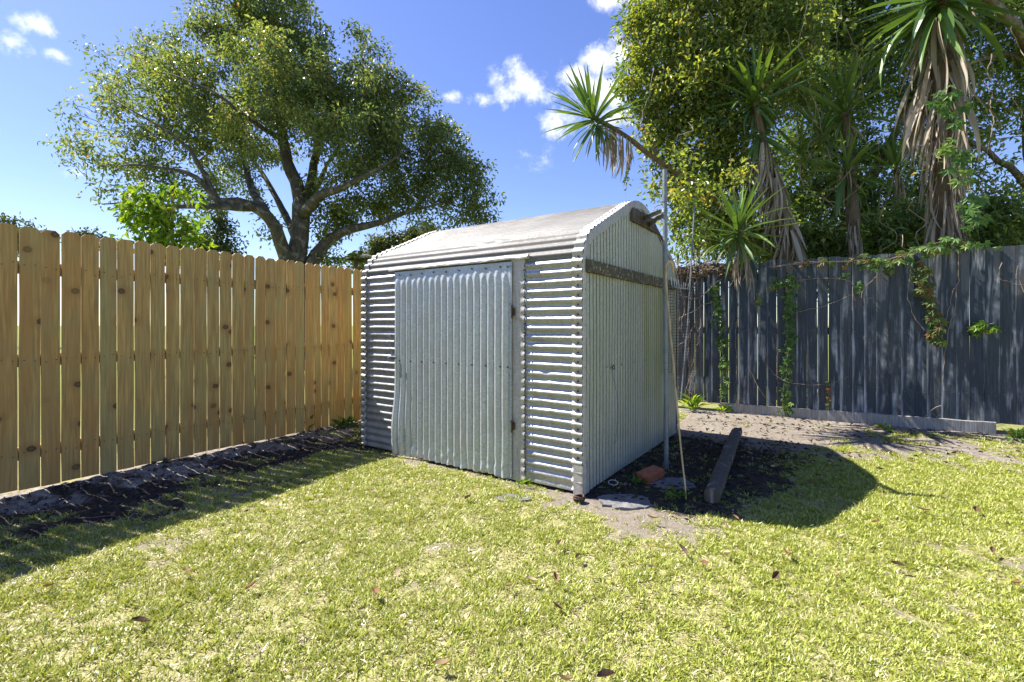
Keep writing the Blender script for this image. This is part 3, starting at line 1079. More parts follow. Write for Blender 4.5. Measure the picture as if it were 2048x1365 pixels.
    for i in range(24):
        x = -1.985 + (1.985 - .44) * i / 23
        b = g.normal(0, .002)
        P.append([(x, -.004, 1.738 + b), (x, -.020, 1.735 + b), (x, -.036 + g.normal(0, .001), 1.716 + b), (x, -.036, 1.703 + b), (x, -.010, 1.699 + b)])
    a.grid(np.array(P)[:, ::-1])
    a.add(P[-1], [(4, 3, 2, 1, 0)])
    a.build('header_strip', M['zinc_trim'], root)
    a = Acc()
    a.box(((DL + DR) / 2, .02, .85), (DR - DL + .1, .012, 1.66))
    a.build('door_backing', M['rail_pine'], root)

    dp = (DR - DL) / 18.5
    nx, nz = 18 * 12 + 7, 64
    xs = np.linspace(DL, DR, nx)
    zs = np.concatenate([np.linspace(.012, .25, 22), np.linspace(.27, 1.56, 24), np.linspace(1.575, 1.688, 18)])
    Zg, Xg = np.meshgrid(zs, xs, indexing='ij')
    u = (Xg - DL) / dp
    ridge_h = 1.0 - sstep(1.56, 1.65, Zg + .014 * np.sin(np.floor(u) * 2.3))
    edge = sstep(DR, DR - .05, Xg) * sstep(DL, DL + .02, Xg)
    w = .5 + .5 * np.cos(2 * np.pi * (u - .5))
    low = sstep(.22, .02, Zg)
    crush = .030 * low * (fbm(u * 1.3, Zg * 16, 45, 3) - .55)
    bow = .045 * sstep(-1.62, -1.93, Xg) * sstep(1.0, .25, Zg)
    Yg = -.022 - .017 * w * ridge_h * (.12 + .88 * edge) + crush - bow * (.6 + .4 * np.sin(Zg * 7)) - .007 * (fbm(Xg * 3, Zg * 3, 65) - .5)
    Xg = Xg + .010 * low * (fbm(u * .9, Zg * 8, 49) - .5)
    Zg = Zg - .02 * (fbm(u * .8, u * 0, 13) - .5) * sstep(.06, .0, Zg)
    a = Acc()
    a.grid(np.stack([Xg, Yg, Zg], -1)[:, ::-1])
    door = a.build('door', M['zinc_door'], root, smooth=True)
    tag(door, 'silvery corrugated door with upright ridges')
    a = Acc()
    for i in range(18):
        x = DL + (i + .98) * dp
        if i % 2 == 0 or i > 15:
            a.box((x, -.028, 1.658 - .004 * (i % 3)), (.012, .008, .012))
            a.box((x, -.027, .87), (.010, .008, .011))
    for z in (1.655, 1.36, 1.22, .86, .45):
        a.box((DR - .012, -.027, z), (.007, .006, .007))
    tag(a.build('screw_heads', M['screw'], door), kind='stuff')
    a = Acc()
    a.box((DL + .01, -.050, .905), (.055, .006, .045))
    a.tube([(DL - .045, -.060, .905), (DL + .06, -.060, .905)], .0075, 8)
    a.tube([(DL - .02, -.062, .905), (DL - .02, -.085, .895), (DL - .02, -.085, .865)], .005, 6)
    a.build('bolt_latch', M['zinc_pole'], door)
    a = Acc()
    ch = [(DL - .055, -.03, 1.095)]
    for k in range(14):
        t = k / 13
        c = np.array([DL - .055 + .05 * t, -.045 - .012 * math.sin(t * 3), 1.09 - .165 * t])
        q = np.linspace(0, 2 * math.pi, 8)
        flip = k % 2
        a.tube([c + np.array([.0045 * math.cos(s) * (1 - flip), .0045 * math.cos(s) * flip, .009 * math.sin(s)]) for s in q], .0015, 4, False)
    a.box((DL - .055, -.02, 1.10), (.022, .02, .022))
    a.build('chain', M['zinc_pole'], door)
    for z in (1.30, .42):
        a = Acc()
        a.tube([(DR + .006, -.034, z - .05), (DR + .006, -.034, z + .05)], .007, 8)
        a.box((DR + .012, -.026, z), (.03, .004, .06))
        a.build('hinge', M['rust'], door)
    # roofing screws along the rims
    a = Acc()
    for x in (-.030, JR + .012, -WID + .02):
        for k in range(1, 25, 1):
            s = (k + .75) * PITCH
            if x == JR + .012 and s > 1.66:
                continue
            y, z, ny, nz = profile(s)
            a.box((x, float(y + ny * .014), float(z + nz * .014)), (.010, .010, .010))
    for k in range(26, 46):
        y, z, ny, nz = profile(k * PITCH + .02)
        a.box((-.034, float(y + ny * .021), float(z + nz * .021)), (.011, .011, .007))
    for yy in np.arange(.13, 2.3, .30):
        a.box((.0005, yy, .87), (.006, .007, .007))
    for z in (.35, .62, .9, 1.2, 1.45):
        a.box((.017, .012, z), (.004, .006, .006))
    tag(a.build('screw_heads', M['screw'], root), kind='stuff')
    # rusty lump at the front corner foot
    return root


build_shed()

# ------------------------------------------------------------------ things round the shed
def shed_pt(x, y, z):
    q = SHED_C + SX * x + SY * y
    return Vector((q[0], q[1], z))


def build_yard_things():
    g = np.random.default_rng(77)
    # galvanised pole with its two brackets
    base = Vector((1.300, 4.0, -.05))
    top = px(1329.5, 340, 4.03)
    root = thing('metal_pole', 'tall grey galvanised pole standing beside the shed wall', 'pole', base)
    a = Acc()
    n = 12
    a.tube([base.lerp(top, i / n) - base for i in range(n + 1)], .0195, 12)
    mid = base.lerp(top, .60) - base
    a.build('shaft', M['zinc_pole'], root, smooth=False)
    a = Acc()
    d = (top - base).normalized()
    for f in (.905, .60):
        c = base.lerp(top, f) - base
        a.tube([c - d * .03, c + d * .03], .0235, 12)
    a.build('collar', M['zinc_pole'], root)
    for (pl, pp) in ((shed_pt(.03, 1.20, 2.165), px(1323, 424, 4.0)), (shed_pt(.03, 1.34, 2.13), px(1327, 431, 4.02))):
        a = Acc()
        p, q = pl - base, pp - base
        dd = (q - p).normalized()
        up = Vector((0, 0, 1))
        sd = dd.cross(up).normalized()
        up = sd.cross(dd)
        for w0, w1, h0, h1 in ((-.002, .002, -.02, .02), (-.002, .022, .017, .021)):
            v = [e + sd * w + up * h for e in (p, q) for w in (w0, w1) for h in (h0, h1)]
            a.add([tuple(k) for k in v], np.array([[0, 1, 3, 2], [4, 6, 7, 5], [0, 4, 5, 1], [2, 3, 7, 6], [0, 2, 6, 4], [1, 5, 7, 3]]))
        a.build('bracket', M['zinc_wrap'], root)
    a = Acc()
    c = base.lerp(top, .862) - base
    for k in range(3):
        q = np.linspace(0, 2 * math.pi, 14)
        a.tube([(c.x + .023 * math.cos(s), c.y + .023 * math.sin(s), c.z + .010 * k + .008 * math.sin(s)) for s in q], .0018, 4, False)
    a.tube([(c.x + .02, c.y, c.z + .02), (c.x + .05, c.y - .01, c.z + .045), (c.x + .06, c.y, c.z + .03)], .0016, 4)
    a.build('wire_tie', M['zinc_pole'], root)

    # crook handled cane leaning on the pole
    b0, b1 = Vector((1.196, 3.262, -.03)), px(1331.5, 560, 3.93)
    pts = [b0.lerp(b1, i / 14) for i in range(15)]
    dx = Vector((.824, .25, 0)).normalized()
    for q in np.linspace(math.pi, -.35, 10)[0:]:
        pts.append(b1 + dx * (.036 + .036 * math.cos(q)) + Vector((0, 0, .085 + .07 * math.sin(q))))
    a = Acc()
    rad = np.concatenate([np.linspace(.006, .0095, 15), np.full(10, .0105)])
    pj = [p + Vector((g.normal(0, .0015), g.normal(0, .0015), 0)) for p in pts]
    a.tube(pj, rad, 8)
    o = a.build('walking_cane', M['cane'], None, b0, True)
    tag(o, 'thin brown cane with a crook handle leaning against the grey pole', 'cane')

    # rolled garden wire hanging behind the pole
    c = shed_pt(.17, 1.93, 0)
    a = Acc()
    r0 = .145
    for k in range(30):
        th = k / 30 * 2 * math.pi
        rr = r0 * (1 + .12 * math.sin(2 * th + .4))
        a.tube([(c.x + rr * math.cos(th) * (1 + .2 * math.sin(z * 2)), c.y + rr * math.sin(th) * .75, z) for z in np.linspace(.70, 1.60, 6)], .0014, 3, False)
    for z in np.arange(.70, 1.61, .03):
        q = np.linspace(0, 2 * math.pi, 25)
        a.tube([(c.x + r0 * (1 + .12 * math.sin(2 * t + .4)) * math.cos(t) * (1 + .2 * math.sin(z * 2)), c.y + r0 * math.sin(t) * .75, z + .006 * math.sin(3 * t)) for t in q], .0014, 3, False)
    o = a.build('wire_netting_roll', M['rust'], None, (c.x, c.y, .7))
    tag(o, 'rusty roll of square garden wire netting hanging behind the pole', 'wire netting')

    # old timber post lying on the soil
    n0, n1 = px(1424, 1008, 3.19), px(1474, 868, 5.0)
    n0.z, n1.z = .048, .085
    ax = (n1 - n0).normalized()
    side = ax.cross(Vector((0, 0, 1))).normalized()
    up = side.cross(ax)
    a = Acc()
    n, m = 40, 14
    P = []
    for i in range(n):
        f = i / (n - 1)
        c = n0.lerp(n1, f)
        ring = []
        for k in range(m):
            th = 2 * math.pi * k / m + math.pi / 4
            sq = 1 / max(abs(math.cos(th)), abs(math.sin(th)))
            rr = .047 * (.45 + .55 * sq) * (1 + .05 * math.sin(f * 17 + k) * .6 + g.normal(0, .014))
            if f > .88 and k in (1, 2, 3, 4):
                rr *= .72
            ring.append(tuple(c + side * rr * math.cos(th) * 1.1 + up * rr * math.sin(th)))
        ring.append(ring[0])
        P.append(ring)
    a.grid(np.array(P)[:, ::-1])
    a.add(P[0][:-1], [tuple(range(m))])
    a.add(P[-1][:-1], [tuple(reversed(range(m)))])
    a.v[0] = a.v[0]
    o = a.build('timber_post', M['timber'], None, n0, False)
    tag(o, 'old weathered timber post lying on dark soil beside the shed', 'timber post')

    # the brick
    a = Acc()
    rot = Euler((R(4), R(-5), R(38)))
    a.box((0, 0, 0), (.215, .11, .07), rot)
    me = a.mesh('brick', M['brick'])
    o = place('brick', me, None, tuple(px(1301, 956, 3.70).xy) + (.032,))
    bv = o.modifiers.new('worn_edges', 'BEVEL')
    bv.width, bv.segments = .006, 2
    tag(o, 'single loose red brick on the soil beside the shed', 'brick')

    # concrete slabs let into the soil
    def slab(x, y, Y, rx, ry, label, seed, h=.02):
        gg = np.random.default_rng(seed)
        c = px(x, y, Y)
        k = 26
        th = np.linspace(0, 2 * math.pi, k + 1)[:-1]
        rr = 1 + .16 * (fbm(np.cos(th) * 2 + seed, np.sin(th) * 2, seed) - .5) * 2 + gg.normal(0, .06, k)
        a = Acc()
        rings = []
        for f, z in ((1.03, -.03), (1.0, h * .7), (.93, h), (.5, h * 1.15), (.02, h * 1.2)):
            rings.append(np.stack([c.x + rx * f * rr * np.cos(th), c.y + ry * f * rr * np.sin(th), np.full(k, z) + gg.normal(0, .0025, k)], 1))
        P = np.array([np.vstack([q, q[:1]]) for q in rings])
        a.grid(P[:, ::-1].transpose(1, 0, 2) if False else P.transpose(1, 0, 2))
        o = a.build('concrete_slab', M['slab'], None, (c.x, c.y, 0))
        tag(o, label, 'slab', 'concrete slabs let into the ground')
    slab(1252, 1003, 3.24, .18, .14, 'rough grey concrete slab at the front corner of the shed', 4, -.002)
    slab(1346, 965, 3.62, .17, .12, 'small rough slab between the brick and the timber post', 9, -.006)
    slab(1030, 995, 3.31, .12, .07, 'flat grey stone in the grass before the shed door', 15, -.004)
    # rusty tin and wire loop near the corner
    c = px(1158, 1003, 3.24)
    a = Acc()
    q = np.linspace(0, 2 * math.pi, 15)
    for z, r in ((0, .033), (.012, .037), (.026, .034)):
        a.tube([(c.x + r * math.cos(t), c.y + r * .8 * math.sin(t), z + .004 + .004 * math.sin(2 * t)) for t in q], .007, 5, False)
    a.tube([(c.x, c.y, -.01), (c.x, c.y, .012)], .031, 12)
    tag(a.build('rusty_tin', M['rust'], None, (c.x, c.y, 0)), 'small rusty squashed tin at the foot of the shed corner', 'tin')
    c = px(1226, 972, 3.53)
    a = Acc()
    a.tube([(c.x + .035 * math.cos(t), c.y + .028 * math.sin(t), .028 + .01 * math.sin(t)) for t in q], .0018, 5, False)
    tag(a.build('wire_loop', M['white_paint'], None, (c.x, c.y, .02)), 'pale wire loop on the soil against the shed wall', 'wire loop')


build_yard_things()


# ------------------------------------------------------------------ leaves, branches, trees
def leaf_cloud(acc, P, D, Nn, L, W, var, g, fold=.22, curl=.15):
    """one small folded pointed leaf at every point"""
    n = len(P)
    D = D / (np.linalg.norm(D, axis=1)[:, None] + 1e-9)
    Sd = np.cross(D, Nn)
    Sd /= np.linalg.norm(Sd, axis=1)[:, None] + 1e-9
    Up = np.cross(Sd, D)
    L, W = L[:, None], W[:, None]
    m = P + D * L * .45
    tip = P + D * L - Up * L * curl
    V = np.stack([P, m + Sd * W / 2 + Up * W * fold, tip, m - Sd * W / 2 + Up * W * fold], 1).reshape(-1, 3)
    k = np.arange(n)[:, None] * 4
    F = np.concatenate([k + np.array([[0, 1, 2]]), k + np.array([[0, 2, 3]])])
    acc.add(V, F, np.repeat(var, 4))


def rand_dirs(g, n):
    v = g.normal(size=(n, 3))
    return v / (np.linalg.norm(v, axis=1)[:, None] + 1e-9)


def limb_points(pts, step=.35):
    p = np.asarray([tuple(q) for q in pts], float)
    # Catmull-Rom through the traced points
    ext = np.vstack([2 * p[0] - p[1], p, 2 * p[-1] - p[-2]])
    out = []
    for i in range(1, len(ext) - 2):
        p0, p1, p2, p3 = ext[i - 1:i + 3]
        k = max(2, int(np.linalg.norm(p2 - p1) / step))
        for t in np.arange(k) / k:
            out.append(.5 * (2 * p1 + (p2 - p0) * t + (2 * p0 - 5 * p1 + 4 * p2 - p3) * t * t + (3 * p1 - p0 - 3 * p2 + p3) * t ** 3))
    out.append(p[-1])
    return np.array(out)


def grow(wood, limbs, targets, g, r_tip=.004, step=.3, k_len=.010, sides=4, wander=.06, thick=.55):
    """traced limbs, then a twig from the nearest wood to every leaf cluster"""
    nodes, rads = [], []
    for pts, r0, r1 in limbs:
        p = limb_points(pts, step)
        p[1:] += g.normal(0, wander * .35, (len(p) - 1, 3)) * np.linspace(.3, 1, len(p) - 1)[:, None]
        r = np.linspace(r0 ** .8, r1 ** .8, len(p)) ** (1 / .8)
        wood.tube(p, r * (1 + g.normal(0, .03, len(p))), 9 if r0 > .06 else 6)
        nodes += list(p)
        rads += list(r)
    nodes, rads = np.array(nodes), np.array(rads)
    d0 = np.array([np.min(np.linalg.norm(nodes - t, axis=1)) for t in targets])
    for i in np.argsort(d0):
        t = targets[i]
        d = np.linalg.norm(nodes - t, axis=1)
        j = int(np.argmin(d + .25 * np.maximum(0, nodes[:, 2] - t[2])))
        b = nodes[j]
        ln = d[j]
        k = max(2, int(ln / step) + 1)
        f = np.linspace(0, 1, k + 1)[:, None]
        p = b + (t - b) * f
        p[1:-1] += g.normal(0, wander * (.4 + ln * .25), (k - 1, 3))
        p[1:-1, 2] += .08 * ln * np.sin(math.pi * f[1:-1, 0])
        r0 = min(rads[j] * thick, .006 + k_len * ln)
        r = np.linspace(max(r0, r_tip), r_tip, k + 1)
        wood.tube(p, r, sides, False)
        nodes = np.vstack([nodes, p[1:]])
        rads = np.concatenate([rads, r[1:]])
    return nodes


def clusters(blobs, Y, g, per_m2, flat=.9, dy=0.0):
    """leaf cluster centres inside blobs given as (x px, y px, radius px, density, depth shift)"""
    out, wts = [], []
    for b in blobs:
        x, y, r = b[:3]
        dens = b[3] if len(b) > 3 else 1.0
        sh = b[4] if len(b) > 4 else 0.0
        c = np.array(px(x, y, Y + sh))
        rm = r / F_PX * (Y + sh)
        n = max(2, int(per_m2 * rm ** 2.2 * dens))
        q = rand_dirs(g, n) * (g.random(n) ** .42)[:, None] * rm
        q[:, 1] *= flat
        out.append(c + q)
        wts.append(np.full(n, dens))
    return np.concatenate(out), np.concatenate(wts)


def foliage(acc, C, g, per, spread, L, W, droop=.35, lo=0., hi=1., out_from=None, wt=None, var_spread=.22):
    n = len(C) * per
    idx = np.repeat(np.arange(len(C)), per)
    if wt is not None:
        keep = g.random(n) < np.clip(wt[idx], 0, 1)
        idx = idx[keep]
        n = len(idx)
    q = rand_dirs(g, n) * (g.random(n) ** .5)[:, None] * spread
    P = C[idx] + q * np.array([1, 1, .8])
    D = rand_dirs(g, n) + .6 * q / spread + np.array([0, 0, -droop])
    Nn = rand_dirs(g, n) * .9 + np.array([0, 0, .8])
    cv = g.random(len(C))
    var = np.clip(lo + (hi - lo) * (.45 * cv[idx] + .55 * g.random(n)) + g.normal(0, var_spread * .4, n), 0, 1)
    leaf_cloud(acc, P, D, Nn, L * g.uniform(.65, 1.25, n), W * g.uniform(.7, 1.2, n), var, g)


def build_tree(name, label, cat, base, limbs, blobs, Y, seed, per_m2, per, spread, L, W, leaf, bark, droop=.35, lo=0., hi=1., group=None, step=.3, k_len=.010, extra=None, thick=.55, r_tip=.004):
    g = np.random.default_rng(seed)
    root = thing(name, label, cat, base, 0, group)
    wood, crown = Acc(), Acc()
    C, wt = clusters(blobs, Y, g, per_m2)
    grow(wood, limbs, C, g, step=step, k_len=k_len, thick=thick, r_tip=r_tip)
    foliage(crown, C, g, per, spread, L, W, droop, lo, hi, wt=wt)
    if extra is not None:
        extra(wood, crown, g)
    wood.build('trunk', bark, root, base, True)
    crown.build('crown', leaf, root, base)
    return root


def big_tree():
    Y = 13.0
    def p(x, y, d=0.0):
        return px(x, y, Y + d)
    base = p(592, 737.7)
    base.z = -.1
    limbs = [
        ([p(592, 738), p(590, 640), p(592, 560), p(596, 500), p(603, 430), p(603, 400)], .32, .21),
        ([p(603, 410), p(592, 365), p(575, 325), p(566, 280), p(556, 235, -.3), p(545, 170, -.4), p(532, 100, -.2), p(520, 40)], .20, 0.023),
        ([p(588, 560), p(568, 505, -.3), p(552, 455, -.7), p(520, 420, -1.0), p(478, 404, -1.3), p(436, 402, -1.6), p(408, 370, -1.8), p(370, 345, -2.0), p(310, 335, -2.2), p(240, 330, -2.4)], .21, 0.016),
        ([p(540, 440, -.8), p(515, 400, -.4), p(500, 370, 0), p(488, 320, .4), p(470, 260, .6), p(440, 190, .8)], .14, 0.018),
        ([p(500, 416, -1.1), p(450, 414, -1.6), p(400, 412, -2.0), p(340, 415, -2.4), p(270, 405, -2.6), p(200, 412, -2.7)], .10, 0.013),
        ([p(605, 415), p(622, 370, .3), p(628, 330, .6), p(640, 280, .8), p(655, 220, 1.0), p(668, 160, 1.0)], .17, 0.018),
        ([p(606, 430, -.1), p(640, 392, -.6), p(690, 372, -1.0), p(730, 352, -1.2), p(770, 330, -1.3), p(815, 300, -1.5)], .16, 0.018),
        ([p(606, 570), p(632, 512, .2), p(668, 474, .3), p(710, 456, .2), p(760, 446, .0), p(806, 428, -.1), p(850, 415, -.2), p(905, 400, -.3)], .21, 0.018),
        ([p(600, 470, .3), p(615, 420, 1.2), p(640, 360, 2.0), p(680, 290, 2.6), p(720, 230, 3.0)], .14, 0.018),
        ([p(594, 480, .2), p(565, 420, 1.4), p(520, 340, 2.2), p(470, 280, 2.8), p(400, 230, 3.2)], .13, 0.018),
        ([p(566, 280), p(530, 260, -1.0), p(480, 225, -1.8), p(420, 180, -2.2), p(340, 150, -2.4)], .09, 0.012),
        ([p(436, 402, -1.6), p(380, 300, -2), p(310, 250, -2.4), p(230, 200, -2.6)], .07, 0.012),
    ]
    blobs = [(505, 30, 92, 1), (425, 40, 58, .9), (590, 80, 70, 1), (545, -40, 80, 1), (470, -20, 60, 1), (620, 60, 40, .8), (390, 25, 30, .6),
             (270, 150, 70, .75), (220, 120, 45, .45), (335, 210, 115, .85, -1), (225, 255, 85, .6, -1), (165, 275, 55, .38), (125, 262, 28, .3), (245, 330, 85, .6, -1), (200, 395, 50, .4, -1.5), (165, 340, 35, .25),
             (330, 335, 85, .75, -1), (400, 150, 95, .95), (430, 255, 105, .9, 1), (310, 405, 62, .6, -1.5), (260, 420, 40, .4), (375, 400, 55, .7, -1), (310, 110, 50, .5),
             (545, 150, 105, 1, 1.5), (555, 150, 100, 1, -1.5), (555, 250, 95, .9, 1.5), (480, 335, 75, .7, 1), (500, 250, 80, .9, -1.5), (455, 375, 45, .7),
             (700, 155, 92, 1.1), (775, 185, 72, 1.1), (640, 180, 70, 1), (715, 255, 105, 1.1, .8), (715, 255, 95, 1, -1.2), (820, 265, 82, 1.15), (885, 320, 72, 1.2), (780, 350, 78, 1.2), (690, 375, 62, 1.1),
             (930, 330, 52, 1.3), (955, 390, 45, 1.3), (880, 405, 55, 1.2), (830, 410, 40, 1), (940, 430, 42, 1.2), (965, 425, 32, 1), (920, 290, 30, 1),
             (655, 430, 48, 1.3, .6), (700, 430, 40, 1.2, .6), (640, 485, 36, 1.2, .6), (655, 520, 34, 1.1, .6), (760, 410, 50, 1.1, .6), (535, 425, 26, .9), (520, 475, 22, .5)]
    build_tree('broadleaf_tree', 'large spreading tree with a forked trunk behind the new pine fence', 'tree', base, limbs, blobs, Y, 21, 26, 80, .37, .128, .055, M['leaf_big'], M['bark_big'], .5, k_len=.014, r_tip=.008)


big_tree()


def small_trees():
    def pp(Y):
        return lambda x, y, d=0.0: px(x, y, Y + d)
    # bright young bush just behind the pine fence
    p = pp(7.4)
    b = p(318, 800)
    b.z = 0
    blobs = [(385, 395, 18, 1), (342, 384, 16, 1), (300, 395, 30, 1), (330, 415, 36, 1), (262, 425, 26, 1), (290, 440, 34, 1), (340, 455, 38, 1), (370, 440, 30, 1), (385, 475, 24, 1), (310, 480, 36, 1), (265, 480, 18, .8), (350, 500, 36, 1), (250, 415, 14, .8)]
    limbs = [([b, p(320, 600), p(325, 520), p(335, 450), p(340, 395)], .03, .008), ([p(320, 560), p(300, 490), p(280, 440), p(262, 420)], .018, .006), ([p(323, 540), p(355, 480), p(385, 430)], .018, .006)]
    build_tree('young_tree', 'bright lime green young tree peeping over the pine fence', 'tree', b, limbs, blobs, 7.4, 31, 150, 13, .16, .14, .072, M['leaf_lime'], M['bark_brown'], .75, step=.2, k_len=.006)
    # bare stake beside it
    q = p(345, 385, -.05)
    a = Acc()
    a.tube([(q.x - .02, q.y, -.1), (q.x - .01, q.y, 1.5), (q.x, q.y, q.z)], .021, 8)
    tag(a.build('wooden_stake', M['rail_pine'], None, (q.x, q.y, 0)), 'thin bare wooden stake rising through the lime green young tree', 'stake')
    # slender tree further off
    p = pp(19)
    b = p(432, 712)
    b.z = 0
    blobs = [(440, 440, 26, .9), (452, 470, 26, .9), (425, 470, 28, .8), (405, 480, 24, .8), (440, 500, 34, 1), (460, 500, 20, 1), (415, 505, 30, 1), (440, 425, 16, .7), (400, 450, 14, .5)]
    limbs = [([b, p(430, 600), p(428, 540), p(432, 480), p(440, 430)], .11, .03), ([p(430, 560), p(415, 500), p(405, 460)], .06, .02), ([p(430, 560), p(448, 500), p(455, 470)], .06, .02)]
    build_tree('slender_tree', 'small grey green tree far behind the pine fence', 'tree', b, limbs, blobs, 19, 33, 40, 36, .35, .17, .085, M['leaf_far'], M['bark_big'], .4)
    # rounded tree beside the shed roof
    p = pp(24)
    b = p(775, 697)
    b.z = 0
    blobs = [(765, 500, 26, 1.2), (800, 488, 28, 1.2), (825, 478, 16, 1.), (740, 520, 24, 1.2), (790, 520, 40, 1.2), (730, 540, 22, 1.1), (850, 480, 30, 1), (850, 520, 50, 1)]
    limbs = [([b, p(775, 600), p(778, 540), p(785, 500)], .16, .05)]
    build_tree('round_tree', 'distant olive green rounded tree behind the shed roof', 'tree', b, limbs, blobs, 24, 35, 30, 60, .5, .22, .12, M['leaf_far'], M['bark_big'], .3, .3, 1.0)
    # tree tops at the far left
    p = pp(26)
    b = p(20, 695)
    b.z = 0
    blobs = [(18, 440, 14, .9), (5, 450, 22, 1), (35, 455, 16, .8), (20, 480, 30, 1), (-20, 460, 30, 1), (60, 470, 24, .8)]
    limbs = [([b, p(20, 560), p(18, 480)], .2, .06)]
    build_tree('far_tree', 'pale distant treetop showing over the fence at the far left', 'tree', b, limbs, blobs, 26, 36, 26, 40, .5, .22, .11, M['leaf_far'], M['bark_big'], .3, .3, 1.0)
    p = pp(22)
    b = p(180, 700)
    b.z = 0
    blobs = [(150, 470, 10, 1), (165, 466, 10, 1), (185, 474, 14, 1), (205, 480, 12, 1), (140, 476, 10, .8), (170, 490, 28, 1), (215, 490, 20, 1)]
    limbs = [([b, p(178, 580), p(175, 500)], .15, .05)]
    build_tree('far_shrub', 'dark distant shrub top just above the fence beside the lime green tree', 'shrub', b, limbs, blobs, 22, 37, 34, 40, .35, .18, .09, M['leaf_far'], M['bark_big'], .3, 0, .7)
    # small palm between tree and shed
    c = px(712, 520, 15)
    root = thing('palm_tree', 'small feathery palm behind the fence next to the shed', 'palm', (c.x, c.y, 0))
    g = np.random.default_rng(38)
    a = Acc()
    a.tube([(0, 0, -.1), (.05, 0, c.z * .5), (0, 0, c.z - .05)], [.10, .08, .07], 8)
    a.build('trunk', M['bark_brown'], root)
    a = Acc()
    for k in range(15):
        az, el = k * 2.4, R(g.uniform(10, 75))
        Lf = g.uniform(.5, .8)
        dh = np.array([math.cos(az), math.sin(az), 0])
        pts = []
        for t in np.linspace(0, 1, 12):
            pts.append(np.array([0, 0, c.z]) + dh * Lf * t * math.cos(el) + np.array([0, 0, Lf * (t * math.sin(el) - .55 * t * t)]))
        a.tube(pts, np.linspace(.012, .003, 12), 4, False, .4)
        pts = np.array(pts)
        sd = np.array([-dh[1], dh[0], 0])
        Pq, Dq = [], []
        for i in range(1, 12):
            for s in (-1, 1):
                for u in (0, .5):
                    Pq.append(pts[i] - (pts[i] - pts[i - 1]) * u)
                    Dq.append(sd * s + dh * .7 + np.array([0, 0, -.25]))
        Pq, Dq = np.array(Pq), np.array(Dq)
        n = len(Pq)
        leaf_cloud(a, Pq, Dq, np.tile([0, 0, 1.0], (n, 1)) + g.normal(0, .2, (n, 3)), np.full(n, .24), np.full(n, .03), g.uniform(.2, .7, n), g)
    a.build('crown', M['leaf_far'], root)


small_trees()

